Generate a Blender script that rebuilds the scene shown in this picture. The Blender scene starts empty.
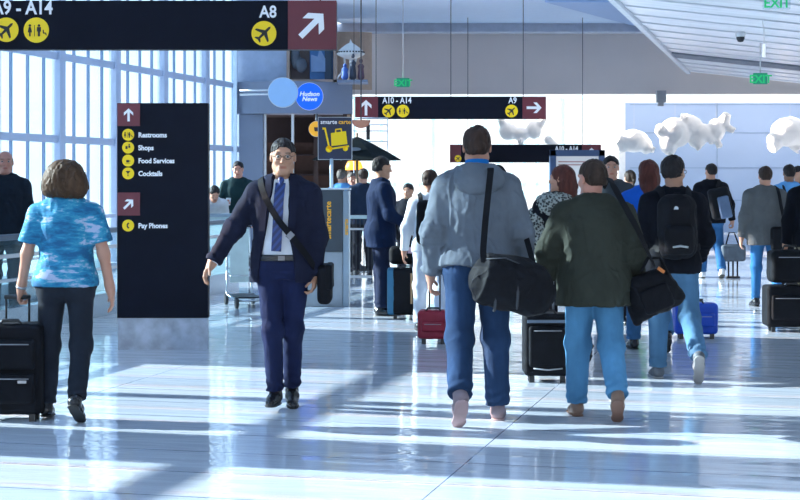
import bpy, bmesh, math, random
import numpy as np
from mathutils import Vector, Matrix

# ------------------------------------------------------------------ camera, sky, sun, exposure
scene = bpy.context.scene
COL = scene.collection
EYE = 1.55
FPX = 1600.0

cam_d = bpy.data.cameras.new('camera'); cam = bpy.data.objects.new('camera', cam_d); COL.objects.link(cam)
cam.location = (0, 0, EYE); cam.rotation_euler = (math.pi/2, 0, 0)
cam_d.sensor_width = 36; cam_d.lens = 72; cam_d.shift_y = -0.0875; cam_d.clip_end = 400
scene.camera = cam

world = bpy.data.worlds.new('world'); scene.world = world; world.use_nodes = True
wn = world.node_tree.nodes; wl = world.node_tree.links
bg = wn['Background']
tc = wn.new('ShaderNodeTexCoord'); sep = wn.new('ShaderNodeSeparateXYZ'); ramp = wn.new('ShaderNodeValToRGB')
wl.new(tc.outputs['Generated'], sep.inputs[0]); wl.new(sep.outputs['Z'], ramp.inputs[0])
ramp.color_ramp.elements[0].position = 0.0; ramp.color_ramp.elements[0].color = (0.90, 0.97, 1.0, 1)
ramp.color_ramp.elements[1].position = 0.35; ramp.color_ramp.elements[1].color = (0.62, 0.80, 1.0, 1)
wl.new(ramp.outputs[0], bg.inputs[0]); bg.inputs[1].default_value = 1.45

SUN_TAN = 0.42
sun_d = bpy.data.lights.new('sun', 'SUN'); sun = bpy.data.objects.new('sun', sun_d); COL.objects.link(sun)
sun_d.energy = 30.0; sun_d.color = (1.0, 0.84, 0.72); sun_d.angle = math.radians(0.45)
sdir = Vector((1, -0.25, 0)).normalized(); sdir = Vector((sdir.x, sdir.y, -SUN_TAN))
sun.rotation_euler = sdir.to_track_quat('-Z', 'Y').to_euler(); sun.location = (-20, 10, 12)

vs = scene.view_settings
vs.view_transform = 'Standard'; vs.look = 'None'; vs.gamma = 1; vs.exposure = 0.14
vs.use_curve_mapping = False

# ------------------------------------------------------------------ generic helpers
def px(x, Y): return (x-400)/FPX*Y
def pz(y, Y): return EYE-(y-180)/FPX*Y
def dist(y): return FPX*EYE/(y-180)
HA = math.atan(.25)                       # the hall runs this much to the right of the view

def props(o, label=None, cat=None, group=None, kind=None):
    if label: o['label'] = label
    if cat: o['category'] = cat
    if group: o['group'] = group
    if kind: o['kind'] = kind
    return o
def empty(name, loc=(0,0,0), rz=0, label=None, cat=None, group=None):
    o = bpy.data.objects.new(name, None); COL.objects.link(o); o.empty_display_size = .1
    o.location = loc; o.rotation_euler = (0, 0, rz)
    return props(o, label, cat, group)
def link_mesh(name, me, m=None, parent=None, smooth=False):
    o = bpy.data.objects.new(name, me); COL.objects.link(o)
    if m: me.materials.append(m)
    if parent: o.parent = parent
    if smooth: me.polygons.foreach_set('use_smooth', [True]*len(me.polygons))
    return o

class MB:
    """collects boxes, tubes, prisms into one mesh"""
    def __init__(s): s.v = []; s.f = []; s.sm = []
    def add(s, vs_, fs, smooth=False):
        n = len(s.v); s.v += [tuple(v) for v in vs_]; s.f += [tuple(i+n for i in f) for f in fs]; s.sm += [smooth]*len(fs); return s
    def box(s, c, size, rz=0, R=None):
        x, y, z = [a/2 for a in size]
        P = [Vector((sx*x, sy*y, sz*z)) for sx in (-1,1) for sy in (-1,1) for sz in (-1,1)]
        R = R or Matrix.Rotation(rz, 3, 'Z')
        P = [R @ p + Vector(c) for p in P]
        return s.add(P, [(0,1,3,2),(4,6,7,5),(0,4,5,1),(2,3,7,6),(0,2,6,4),(1,5,7,3)])
    def box2(s, lo, hi): return s.box([(a+b)/2 for a, b in zip(lo, hi)], [b-a for a, b in zip(lo, hi)])
    def tube(s, pts, r, n=10, cap=True):
        pts = [Vector(p) for p in pts]; rs = r if isinstance(r, (list, tuple)) else [r]*len(pts)
        V = []; F = []
        up = Vector((0,0,1))
        t0 = (pts[1]-pts[0]).normalized()
        if abs(t0.z) > .9: up = Vector((0,1,0))
        nrm = (up - t0*up.dot(t0)).normalized()
        for i, p in enumerate(pts):
            a = pts[max(i-1,0)]; b = pts[min(i+1,len(pts)-1)]
            t = (b-a).normalized(); nrm = (nrm - t*nrm.dot(t)).normalized(); bn = t.cross(nrm)
            for k in range(n):
                A = 2*math.pi*k/n; V.append(p + (nrm*math.cos(A)+bn*math.sin(A))*rs[i])
        for i in range(len(pts)-1):
            for k in range(n): F.append((i*n+k, i*n+(k+1)%n, (i+1)*n+(k+1)%n, (i+1)*n+k))
        if cap:
            F.append(tuple(range(n))[::-1]); F.append(tuple((len(pts)-1)*n+k for k in range(n)))
        return s.add(V, F, True)
    def disc(s, c, r, th, axis='Y', n=40):
        d = {'X':(1,0,0),'Y':(0,1,0),'Z':(0,0,1)}[axis]; c = Vector(c); d = Vector(d)
        s.tube([c-d*th/2, c+d*th/2], r, n); s.sm = s.sm[:-(n+2)]+[False]*(n+2); return s
    def lathe(s, prof, c=(0,0,0), n=24):
        V = []; F = []
        for r, z in prof:
            for k in range(n):
                A = 2*math.pi*k/n; V.append((c[0]+r*math.cos(A), c[1]+r*math.sin(A), c[2]+z))
        for i in range(len(prof)-1):
            for k in range(n): F.append((i*n+k, i*n+(k+1)%n, (i+1)*n+(k+1)%n, (i+1)*n+k))
        return s.add(V, F, True)
    def prism(s, poly, y0, y1, ox=0, oz=0, sc=1, rot=0):
        """poly in the x/z plane extruded between y0 and y1"""
        c_, s_ = math.cos(rot), math.sin(rot)
        Q = [((x*c_-z*s_)*sc+ox, (x*s_+z*c_)*sc+oz) for x, z in poly]; n = len(Q)
        return s.add([(x, y0, z) for x, z in Q]+[(x, y1, z) for x, z in Q],
                     [tuple(range(n)), tuple(range(2*n-1, n-1, -1))]+[(i, i+n, (i+1)%n+n, (i+1)%n) for i in range(n)])
    def build(s, name, m=None, parent=None, bevel=0):
        me = bpy.data.meshes.new(name); me.from_pydata(s.v, [], s.f); me.update()
        me.polygons.foreach_set('use_smooth', s.sm)
        bm = bmesh.new(); bm.from_mesh(me); bmesh.ops.recalc_face_normals(bm, faces=bm.faces); bm.to_mesh(me); bm.free()
        o = link_mesh(name, me, m, parent)
        if bevel:
            b = o.modifiers.new('bevel', 'BEVEL'); b.width = bevel; b.segments = 2; b.limit_method = 'ANGLE'
        return o

# ------------------------------------------------------------------ materials
def mat(name, col, rough=.6, metal=0, var=.08, nscale=6, bump=0, bscale=200, sheen=0, coat=0, stretch=(1,1,1), spec=.5):
    m = bpy.data.materials.new(name); m.use_nodes = True; N = m.node_tree.nodes; L = m.node_tree.links
    p = N['Principled BSDF']; p.inputs['Roughness'].default_value = rough; p.inputs['Metallic'].default_value = metal
    p.inputs['Specular IOR Level'].default_value = spec
    if sheen: p.inputs['Sheen Weight'].default_value = sheen
    if coat: p.inputs['Coat Weight'].default_value = coat
    t = N.new('ShaderNodeTexCoord'); mp = N.new('ShaderNodeMapping'); mp.inputs['Scale'].default_value = stretch
    L.new(t.outputs['Object'], mp.inputs[0])
    n = N.new('ShaderNodeTexNoise'); n.inputs['Scale'].default_value = nscale; n.inputs['Detail'].default_value = 4
    L.new(mp.outputs[0], n.inputs['Vector'])
    r = N.new('ShaderNodeValToRGB'); r.color_ramp.elements[0].position = .3; r.color_ramp.elements[1].position = .7
    r.color_ramp.elements[0].color = tuple(c*(1-var) for c in col)+(1,)
    r.color_ramp.elements[1].color = tuple(min(1, c*(1+var)) for c in col)+(1,)
    L.new(n.outputs['Fac'], r.inputs[0]); L.new(r.outputs[0], p.inputs['Base Color'])
    if bump:
        b = N.new('ShaderNodeTexNoise'); b.inputs['Scale'].default_value = bscale; b.inputs['Detail'].default_value = 3
        L.new(mp.outputs[0], b.inputs['Vector'])
        bp = N.new('ShaderNodeBump'); bp.inputs['Strength'].default_value = bump; bp.inputs['Distance'].default_value = .004
        L.new(b.outputs['Fac'], bp.inputs['Height']); L.new(bp.outputs[0], p.inputs['Normal'])
    return m
def emis(name, col, e=1):
    m = bpy.data.materials.new(name); m.use_nodes = True; p = m.node_tree.nodes['Principled BSDF']
    p.inputs['Base Color'].default_value = (*col, 1); p.inputs['Emission Color'].default_value = (*col, 1)
    p.inputs['Emission Strength'].default_value = e; p.inputs['Roughness'].default_value = .4
    return m

# ------------------------------------------------------------------ signed distance modelling (soft, continuous forms)
_rng = np.random.RandomState(5)
_ND = _rng.normal(size=(18,3)); _ND /= np.linalg.norm(_ND, axis=1)[:,None]; _NP = _rng.uniform(0, 6.28, 18)
def wnoise(P, scale, st=(1,1,1), seed=0):
    Q = P*np.array(st, dtype=np.float32)*scale
    out = 0
    for i in range(9):
        j = (i+seed*5) % 18
        f = 1.0+.45*(i % 4)
        out = out + np.sin((Q @ _ND[j])*f*2.2+_NP[j]*(seed+1)+out*1.1)*(1/f)
    return out/4.2
def scaled(q, c, f):
    c = np.array(c); g = q.fn
    return Prim(lambda P: f*g(c+(P-c)/f), c+(q.lo-c)*f, c+(q.hi-c)*f, q.k, q.op)
def RT(M, p): return np.array((M @ Vector(p))[:3])
class Prim:
    def __init__(s, fn, lo, hi, k, op): s.fn, s.lo, s.hi, s.k, s.op = fn, np.array(lo), np.array(hi), k, op
I4 = Matrix.Identity(4)
def cap(a, b, ra, rb=None, k=.03, M=I4, flat=False, op='add', fold=None, flat0=False):
    rb = ra if rb is None else rb
    a = RT(M, a); b = RT(M, b); ab = b-a; L = np.linalg.norm(ab)+1e-9; u = ab/L
    def fn(P):
        q = P-a; t = q @ u; tc_ = np.clip(t/L, 0, 1)
        d = np.sqrt(((q-tc_[...,None]*ab)**2).sum(-1)); r = ra+(rb-ra)*tc_
        if fold is not None: r = r+fold(tc_, P)
        d = d-r
        if flat: d = np.maximum(d, t-L)
        if flat0: d = np.maximum(d, -t)
        return d
    m = max(ra, rb)+.02
    return Prim(fn, np.minimum(a,b)-m, np.maximum(a,b)+m, k, op)
def _loc(M):
    R = np.array([[M[i][j] for j in range(3)] for i in range(3)]); t = np.array([M[i][3] for i in range(3)])
    return lambda P: (P-t) @ R
def _bb(M, lo, hi):
    C = np.array([RT(M, (x,y,z)) for x in (lo[0],hi[0]) for y in (lo[1],hi[1]) for z in (lo[2],hi[2])])
    return C.min(0), C.max(0)
def ell(c, r, k=.03, M=I4, op='add', R=None):
    T = M @ Matrix.Translation(c)
    if R is not None: T = T @ R.to_4x4()
    loc = _loc(T); r_ = np.array(r)
    def fn(P):
        q = loc(P); k0 = np.sqrt(((q/r_)**2).sum(-1)); k1 = np.sqrt(((q/r_**2)**2).sum(-1))+1e-9
        return k0*(k0-1)/k1
    lo, hi = _bb(T, -r_-.01, r_+.01)
    return Prim(fn, lo, hi, k, op)
def rbox(c, h, rad, k=.02, M=I4, op='add', R=None):
    T = M @ Matrix.Translation(c)
    if R is not None: T = T @ R.to_4x4()
    loc = _loc(T); h_ = np.array(h)-rad
    def fn(P):
        q = np.abs(loc(P))-h_
        return np.sqrt((np.maximum(q,0)**2).sum(-1))+np.minimum(q.max(-1), 0)-rad
    lo, hi = _bb(T, -np.array(h), np.array(h))
    return Prim(fn, lo, hi, k, op)
def loft(sec, k=.03, M=I4, op='add', p=2.3):
    """sec: (z, cx, cy, rx, ry) rows, z rising"""
    S = np.array(sec, dtype=float); loc = _loc(M)
    def fn(P):
        q = loc(P); z = q[...,2]
        cx = np.interp(z, S[:,0], S[:,1]); cy = np.interp(z, S[:,0], S[:,2])
        rx = np.interp(z, S[:,0], S[:,3]); ry = np.interp(z, S[:,0], S[:,4])
        e = (np.abs((q[...,0]-cx)/rx)**p+np.abs((q[...,1]-cy)/ry)**p)**(1/p)
        d = (e-1)*np.minimum(rx, ry)
        return np.maximum(d, np.maximum(S[0,0]-z, z-S[-1,0]))
    lo, hi = _bb(M, ((S[:,1]-S[:,3]).min(), (S[:,2]-S[:,4]).min(), S[0,0]), ((S[:,1]+S[:,3]).max(), (S[:,2]+S[:,4]).max(), S[-1,0]))
    return Prim(fn, lo, hi, k, op)
def _comb(F, d, k, op):
    if op == 'add':
        h = np.maximum(k-np.abs(F-d), 0)/k
        return np.minimum(F, d)-h*h*k*.25
    if op == 'sub': d = -d
    h = np.maximum(k-np.abs(F-d), 0)/k
    return np.maximum(F, d)+h*h*k*.25
def field_at(prims, P):
    P = np.asarray(P, dtype=float); F = np.full(P.shape[:-1], 9.0)
    for q in prims: F = _comb(F, q.fn(P), max(q.k, 1e-4), q.op)
    return F
def sdf_mesh(prims, vox, noise=None):
    adds = [q for q in prims if q.op == 'add']
    lo = np.min([q.lo for q in adds], axis=0)-3*vox; hi = np.max([q.hi for q in adds], axis=0)+3*vox
    n = np.ceil((hi-lo)/vox).astype(int)+1
    ax = [lo[i]+np.arange(n[i])*vox for i in range(3)]
    F = np.full(n, 9.0, dtype=np.float32)
    for q in prims:
        m = max(q.k, 1e-4)+2.5*vox
        i0 = np.clip(np.floor((q.lo-m-lo)/vox).astype(int), 0, n); i1 = np.clip(np.ceil((q.hi+m-lo)/vox).astype(int)+1, 0, n)
        if (i1 <= i0).any(): continue
        X, Y, Z = np.meshgrid(ax[0][i0[0]:i1[0]], ax[1][i0[1]:i1[1]], ax[2][i0[2]:i1[2]], indexing='ij')
        P = np.stack([X, Y, Z], -1).astype(np.float32)
        sl = tuple(slice(a, b) for a, b in zip(i0, i1))
        F[sl] = _comb(F[sl], q.fn(P), max(q.k, 1e-4), q.op)
    if noise is not None:
        I = np.argwhere(np.abs(F) < .03)
        F[tuple(I.T)] += noise(lo+I*vox)
    # surface nets
    S = F < 0
    c = np.zeros([a-1 for a in n], dtype=np.int8)
    for dx in (0,1):
        for dy in (0,1):
            for dz in (0,1): c += S[dx:n[0]-1+dx, dy:n[1]-1+dy, dz:n[2]-1+dz]
    act = (c > 0) & (c < 8); I = np.argwhere(act); idx = np.full(c.shape, -1, dtype=np.int64); idx[act] = np.arange(len(I))
    acc = np.zeros((len(I),3)); cnt = np.zeros(len(I))
    cor = [(x,y,z) for x in (0,1) for y in (0,1) for z in (0,1)]
    for a in cor:
        for d in range(3):
            if a[d]: continue
            b = list(a); b[d] = 1
            fa = F[I[:,0]+a[0], I[:,1]+a[1], I[:,2]+a[2]]; fb = F[I[:,0]+b[0], I[:,1]+b[1], I[:,2]+b[2]]
            m = (fa < 0) != (fb < 0); t = np.where(m, fa/(fa-fb+1e-12), 0)
            t = np.clip(t, 0, 1)
            pt = np.repeat(np.array([a], dtype=float), len(I), 0); pt[:,d] += t
            acc[m] += pt[m]; cnt[m] += 1
    V = lo+(I+acc/cnt[:,None])*vox
    Q = []
    for d in range(3):
        e = [1,2,0][d], [2,0,1][d]
        s0 = [slice(1,-1)]*3; s1 = [slice(1,-1)]*3; s0[d] = slice(0,-1); s1[d] = slice(1,None)
        A = S[tuple(s0)]; B = S[tuple(s1)]
        off = np.ones(3, dtype=int); off[d] = 0
        for flip, msk in ((False, A & ~B), (True, ~A & B)):
            J = np.argwhere(msk)+off
            if not len(J): continue
            def g(du, dv):
                K = J.copy(); K[:,e[0]] -= du; K[:,e[1]] -= dv; return idx[K[:,0],K[:,1],K[:,2]]
            q4 = np.stack([g(0,0), g(1,0), g(1,1), g(0,1)], -1)
            Q.append(q4[:,::-1] if flip else q4)
    Q = np.concatenate(Q); Q = Q[(Q >= 0).all(1)]
    return V, Q
def sdf_obj(name, prims, vox, m=None, parent=None, noise=None, scale=1, attrs=None):
    V, Q = sdf_mesh(prims, vox, noise)
    me = bpy.data.meshes.new(name)
    me.vertices.add(len(V)); me.vertices.foreach_set('co', (V*scale).astype(np.float32).ravel())
    me.loops.add(Q.size); me.loops.foreach_set('vertex_index', Q.ravel().astype(np.int32))
    me.polygons.add(len(Q)); me.polygons.foreach_set('loop_start', np.arange(0, Q.size, 4, dtype=np.int32))
    me.polygons.foreach_set('use_smooth', np.ones(len(Q), dtype=bool))
    me.update(calc_edges=True)
    if attrs is not None:
        a = me.color_attributes.new('zone', 'FLOAT_COLOR', 'POINT')
        a.data.foreach_set('color', attrs(V).astype(np.float32).ravel())
    return link_mesh(name, me, m, parent)
def ribbon(name, pts, w, th, prims, m, parent, scale=1, off=.004, n=40, push=True):
    """flat strap laid over a soft form: control points are pushed out to its surface"""
    pts = np.array(pts, dtype=float)
    seg = np.linalg.norm(np.diff(pts, axis=0), axis=1); s = np.concatenate([[0], np.cumsum(seg)])
    t = np.linspace(0, s[-1], n); P = np.stack([np.interp(t, s, pts[:,i]) for i in range(3)], -1)
    for _ in range(3): P[1:-1] = (P[:-2]+2*P[1:-1]+P[2:])/4
    e = 1e-3
    def grad(P):
        G = np.stack([field_at(prims, P+np.eye(3)[i]*e)-field_at(prims, P-np.eye(3)[i]*e) for i in range(3)], -1)
        return G/(np.linalg.norm(G, axis=1)[:,None]+1e-9)
    if push and prims:
        for _ in range(10):
            F = field_at(prims, P); P = P+grad(P)*np.maximum(off+th/2-F, 0)[:,None]
            P[1:-1] = P[1:-1]*.6+(P[:-2]+P[2:])*.2
        F = field_at(prims, P); P = P+grad(P)*np.maximum(off+th/2-F, 0)[:,None]
    Nn = grad(P) if prims else np.repeat(np.array([[0,-1.,0]]), n, 0)
    for _ in range(3): Nn[1:-1] = (Nn[:-2]+2*Nn[1:-1]+Nn[2:])/4
    T = np.gradient(P, axis=0); T /= np.linalg.norm(T, axis=1)[:,None]+1e-9
    B = np.cross(T, Nn); B /= np.linalg.norm(B, axis=1)[:,None]+1e-9; Nn = np.cross(B, T)
    b = MB(); V = []
    for i in range(n):
        for (u, v) in ((-1,-1),(1,-1),(1,1),(-1,1)): V.append(tuple((P[i]+B[i]*u*w/2+Nn[i]*v*th/2)*scale))
    Fc = [(i*4+k, i*4+(k+1)%4, (i+1)*4+(k+1)%4, (i+1)*4+k) for i in range(n-1) for k in range(4)]+[(3,2,1,0), tuple((n-1)*4+k for k in range(4))]
    b.add(V, Fc); return b.build(name, m, parent)
def text_mesh(s, size, m, name='lettering', parent=None, loc=(0,0,0), align='LEFT', bold=0.0, depth=.003, rot=(math.pi/2,0,0), shear=0, sx=1):
    cu = bpy.data.curves.new('t', 'FONT'); cu.body = s; cu.size = size; cu.align_x = align; cu.align_y = 'BOTTOM_BASELINE'
    cu.extrude = depth; cu.offset = bold*size*1.1; cu.resolution_u = 3; cu.shear = shear
    o = bpy.data.objects.new('t', cu); COL.objects.link(o)
    me = bpy.data.meshes.new_from_object(o.evaluated_get(bpy.context.evaluated_depsgraph_get()))
    bpy.data.objects.remove(o); bpy.data.curves.remove(cu)
    r = link_mesh(name, me, m, parent); r.location = loc; r.rotation_euler = rot
    r.scale = (sx,1,1); me.name = name; return r
# ------------------------------------------------------------------ people
def skin_mat(name, col, hair):
    m = mat(name, col, .5, var=.06, nscale=9, bump=.15, bscale=120)
    N = m.node_tree.nodes; L = m.node_tree.links; p = N['Principled BSDF']
    p.inputs['Subsurface Weight'].default_value = .12; p.inputs['Subsurface Radius'].default_value = (.02,.008,.004)
    a = N.new('ShaderNodeAttribute'); a.attribute_name = 'zone'; s = N.new('ShaderNodeSeparateColor'); L.new(a.outputs['Color'], s.inputs[0])
    src = p.inputs['Base Color'].links[0].from_socket
    m1 = N.new('ShaderNodeMix'); m1.data_type = 'RGBA'; L.new(s.outputs[0], m1.inputs[0]); L.new(src, m1.inputs[6]); m1.inputs[7].default_value = (col[0]*.75, col[1]*.45, col[2]*.42, 1)
    m2 = N.new('ShaderNodeMix'); m2.data_type = 'RGBA'; L.new(s.outputs[1], m2.inputs[0]); L.new(m1.outputs[2], m2.inputs[6]); m2.inputs[7].default_value = (*hair, 1)
    L.new(m2.outputs[2], p.inputs['Base Color'])
    return m
EYEW = mat('eye_white', (.50,.48,.46), .25, var=.02); IRIS = mat('iris', (.06,.04,.03), .2, var=.02)
SHIRTW = mat('white_shirt_cloth', (.78,.8,.84), .8, var=.03)

def dirn(v): v = Vector(v); return v.normalized()
HS = 1.03
class Body:
    """a posed figure: joints in a 1.75 m frame, x = own right, y = forward"""
    def __init__(s, H=1.75, legs=None, arms=None, lean=0, twist=0, head=(0,0), width=1.0, girth=1.0, fem=False, sway=0, sit=False, hs=HS):
        s.H = H; s.sc = H/1.75; s.w = width; s.g = girth; s.fem = fem; s.hs = hs
        legs = legs or {}; arms = arms or {}
        s.M0 = I4.copy(); s.legs = {}
        # the trailing foot never dips below the standing one
        def footlow(v):
            a, bb, c, ab = v; p = math.radians(a); q = math.radians(a-bb); z = -.43*math.cos(p)-.415*math.cos(q)
            R_ = Matrix.Rotation(math.radians(-c), 3, 'X'); return z+min((R_ @ Vector(w)).z for w in ((0,-.065,-.085),(0,.19,-.085),(0,.13,-.085)))
        legs = {k_: list(v) for k_, v in legs.items()}
        if len(legs) == 2:
            hi_, lo_ = ('L','R') if legs['L'][1] > legs['R'][1] else ('R','L')
            for _ in range(60):
                if footlow(legs[hi_]) >= footlow(legs[lo_])-.004: break
                legs[hi_][1] += 1; legs[hi_][2] += .3
        # legs: (thigh pitch fwd, knee bend, foot pitch toes-down, abduction) degrees
        low = 9
        for sd, nm in ((1,'R'),(-1,'L')):
            a, b, c, ab = legs.get(nm, (2,3,0,2))
            hip = Vector((sd*.092*(1.04 if fem else 1), 0, .93))
            def D(pitch, abd): 
                p = math.radians(pitch); q = math.radians(abd)
                return Vector((sd*math.sin(q), math.sin(p)*math.cos(q), -math.cos(p)*math.cos(q)))
            knee = hip+D(a, ab)*.43; ank = knee+D(a-b, ab*.6)*.415
            FM = Matrix.Translation(ank) @ Matrix.Rotation(math.radians(-sd*6), 4, 'Z') @ Matrix.Rotation(math.radians(-c), 4, 'X')
            for q in ((0,-.065,-.085),(0,.19,-.085),(0,.13,-.085)): low = min(low, (FM @ Vector(q)).z)
            s.legs[nm] = [hip, knee, ank, FM]
        sh = Vector((0,0,-low))
        if sit: sh = Vector((0,0,sit-.86))
        s.P0 = Matrix.Translation(sh)
        for nm in s.legs:
            h, k_, a_, FM = s.legs[nm]; s.legs[nm] = [h+sh, k_+sh, a_+sh, s.P0 @ FM]
        piv = Matrix.Translation((0,0,.97))
        s.MT = s.P0 @ piv @ Matrix.Rotation(math.radians(sway), 4, 'Y') @ Matrix.Rotation(math.radians(-lean), 4, 'X') @ Matrix.Rotation(math.radians(twist), 4, 'Z') @ piv.inverted()
        np_ = Matrix.Translation((0,-.01,1.50))
        s.MH = s.MT @ np_ @ Matrix.Rotation(math.radians(lean*.7), 4, 'X') @ Matrix.Rotation(math.radians(-head[0]-twist), 4, 'Z') @ Matrix.Rotation(math.radians(-head[1]), 4, 'X') @ np_.inverted()
        s.HC = s.MH @ Vector((0,-.01,1.54))
        s.arms = {}
        for sd, nm in ((1,'R'),(-1,'L')):
            ua, fa, curl = arms.get(nm, ((.14,-.02,-1),(.06,.14,-1), .5))[:3]
            ex = arms[nm][3] if nm in arms and len(arms[nm]) > 3 else None
            shd = Vector((sd*.176*s.w, -.005, 1.398))
            u = dirn((sd*ua[0], ua[1], ua[2])); f = dirn((sd*fa[0], fa[1], fa[2]))
            R3 = s.MT.to_3x3()
            S = s.MT @ shd; E = S+R3 @ u*.285; W = E+R3 @ f*.25
            d = R3 @ f
            inw = R3 @ Vector((-sd,0,0)) if ex is None else R3 @ dirn((sd*ex[0], ex[1], ex[2]))
            nrm = (inw-d*inw.dot(d)).normalized()
            th = nrm.cross(d) if sd > 0 else d.cross(nrm)
            th = -th if (ex is None and th.dot(R3 @ Vector((0,1,.0))) < 0) else th
            s.arms[nm] = [S, E, W, d, nrm, th, curl]
    # ---- primitive sets
    def arm(s, nm, r=(.05,.04,.03), inf=0, end=1.0, k=.03, flat=False, fold=0):
        S, E, W = s.arms[nm][:3]; W2 = E+(W-E)*end
        fo = (lambda t, P: fold*np.maximum(0, np.sin(t*24))*np.exp(-((t-.95)/.3)**2)) if fold else None
        fo2 = (lambda t, P: fold*np.maximum(0, np.sin(t*30+1))*np.exp(-((t-.05)/.25)**2)+fold*.7*np.sin(t*22)*np.exp(-((t-1)/.25)**2)) if fold else None
        return [cap(S, E, r[0]+inf, r[1]+inf, k, fold=fo), cap(E, W2, r[1]+inf, r[2]+inf, k, flat=flat, fold=fo2)]
    def short_sleeve(s, nm, r=.07, r2=.075):
        S, E = s.arms[nm][:2]; return [cap(S, S+(E-S)*.72, r*.85, r2, .03, flat=True)]
    def hand(s, nm):
        S, E, W, d, n_, t, curl = s.arms[nm]; out = []
        kn = W+d*.085
        for o in (-.028,-.010,.010,.028): out.append(cap(W+d*.012+t*o*.65, kn+t*o+d*(.004 if abs(o) < .02 else -.004), .0145, .0125, .012))
        out.append(cap(W-d*.03, W+d*.03, .027, .023, .03))
        for o, L in ((.029,.070),(.010,.079),(-.010,.074),(-.028,.058)):
            p = kn+t*o; ang = curl*.45
            for j, (fr, r) in enumerate(((.42,.0092),(.33,.0084),(.25,.0076))):
                dd = d*math.cos(ang)+n_*math.sin(ang); q = p+dd*L*fr*1.1; out.append(cap(p, q, r, r*.94, .006)); p = q; ang += curl*.75
        b = W+d*.02+t*.022; q = b+(d*.62+t*.62+n_*.35).normalized()*.045; out.append(cap(b, q, .0135, .0115, .014))
        out.append(cap(q, q+(d*.85+t*(.35-curl*.3)+n_*(.25+curl*.5)).normalized()*.048, .0105, .0085, .008))
        return out
    def leg(s, nm, r=(.085,.056,.04), inf=0, end=1.0, k=.04, flat=False, fold=0, calf=True):
        h, kn, an, FM = s.legs[nm]; e = kn+(an-kn)*end
        fo = (lambda t, P: fold*(np.sin(t*20)*np.exp(-((t-1)/.2)**2)+.6*np.sin(t*16+2+P[...,0]*20)*np.exp(-(t/.25)**2))) if fold else None
        fo2 = (lambda t, P: fold*(np.sin(t*26+P[...,0]*25)*np.exp(-((t-.02)/.16)**2)+.8*np.sin(t*42+P[...,0]*30+P[...,1]*22)*np.exp(-((t-1)/.22)**2))) if fold else None
        o = [cap(h, kn, r[0]+inf, r[1]+inf, k, fold=fo), cap(kn, e, r[1]+inf, r[2]+inf, k, flat=flat, fold=fo2)]
        if calf and end > .5:
            back = (s.legs[nm][3].to_3x3() @ Vector((0,-1,0))); m = kn+(an-kn)*.3+back*.018
            o.append(cap(m, m+(an-kn)*.18, .045+inf*.5, .04+inf*.5, .05))
        return o
    def torso(s, inf=0, lo=.88, hi=1.52, k=.03, hem=None, shoulders=True, chest=0, belly=0, rsh=.056):
        w, g = s.w, s.g
        base = [(.84,.165,.108),(.95,.172,.118),(1.04,.152,.105),(1.12,.146,.102),(1.22,.155,.108),(1.32,.166,.116),(1.37,.160,.108),(1.41,.135,.092),(1.45,.09,.072),(1.50,.060,.058)]
        if s.fem: base = [(.84,.17,.11),(.93,.178,.118),(1.02,.150,.105),(1.10,.132,.094),(1.20,.138,.098),(1.30,.150,.108),(1.39,.150,.1),(1.43,.125,.082),(1.46,.085,.065),(1.50,.055,.055)]
        B = np.array(base); zs = sorted(set([z for z in B[:,0] if lo < z < hi]+[lo, hi])); sec = []
        for z in zs:
            rx = np.interp(z, B[:,0], B[:,1])*w+inf; ry = np.interp(z, B[:,0], B[:,2])*g+inf*.9
            cy = .0
            if z < 1.3: ry += belly*math.exp(-((z-1.08)/.14)**2)*.5; cy += belly*math.exp(-((z-1.08)/.14)**2)*.5
            if hem:                       # a coat hangs straight from chest to hem
                f = min(1, max(0, (1.25-z)/(1.25-lo))); rx = max(rx, hem[0])*f+rx*(1-f) if rx < hem[0] else rx; ry = max(ry, hem[1])*f+ry*(1-f) if ry < hem[1] else ry
            sec.append((z, 0, cy, rx, ry))
        out = [loft(sec, k, s.MT)]
        if shoulders:
            for sd in (1,-1):
                out.append(cap((sd*.040*w,-.010,1.462), (sd*.160*w,-.006,1.402), rsh-.004+inf*.8, rsh-.010+inf*.8, .05, s.MT))
        if s.fem:
            for sd in (1,-1): out.append(ell((sd*.07, .075*g, 1.275), (.062+inf,.055+inf,.065+inf), .04, s.MT))
        return out
    def hips(s, inf=0, top=1.03):
        g = s.g
        o = [ell((sd*.078*s.w, -.05, .90), (.09+inf,.088*g+inf,.105+inf), .05, s.P0) for sd in (1,-1)]
        o.append(loft([(.84,0,0,.15*s.w+inf,.09*g+inf),(.95,0,0,.168*s.w+inf,.112*g+inf),(top,0,0,.155*s.w+inf,.108*g+inf)], .04, s.P0))
        return o
    def headp(s, ears=True):
        M = s.MH
        o = [ell((0,-.012,1.664), (.074,.094,.088), .02, M), ell((0,.022,1.605), (.056,.066,.074), .03, M),
             cap((-.018,.066,1.547), (.018,.066,1.547), .022, .022, .03, M), cap((0,.055,1.56), (.048,.0,1.578), .024, .022, .025, M), cap((0,.055,1.56), (-.048,.0,1.578), .024, .022, .025, M),
             cap((-.036,.072,1.668), (.036,.072,1.668), .015, .015, .015, M),
             ell((.036,.060,1.618), (.022,.022,.02), .02, M), ell((-.036,.060,1.618), (.022,.022,.02), .02, M),
             ell((.031,.094,1.648), (.016,.012,.011), .010, M, 'sub'), ell((-.031,.094,1.648), (.016,.012,.011), .010, M, 'sub'),
             cap((0,.084,1.655), (0,.104,1.617), .0075, .0125, .010, M), cap((-.010,.094,1.612), (.010,.094,1.612), .0085, .0085, .006, M),
             cap((-.020,.080,1.583), (.020,.080,1.583), .0085, .0085, .006, M), cap((-.016,.079,1.574), (.016,.079,1.574), .0085, .0085, .006, M)]
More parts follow.
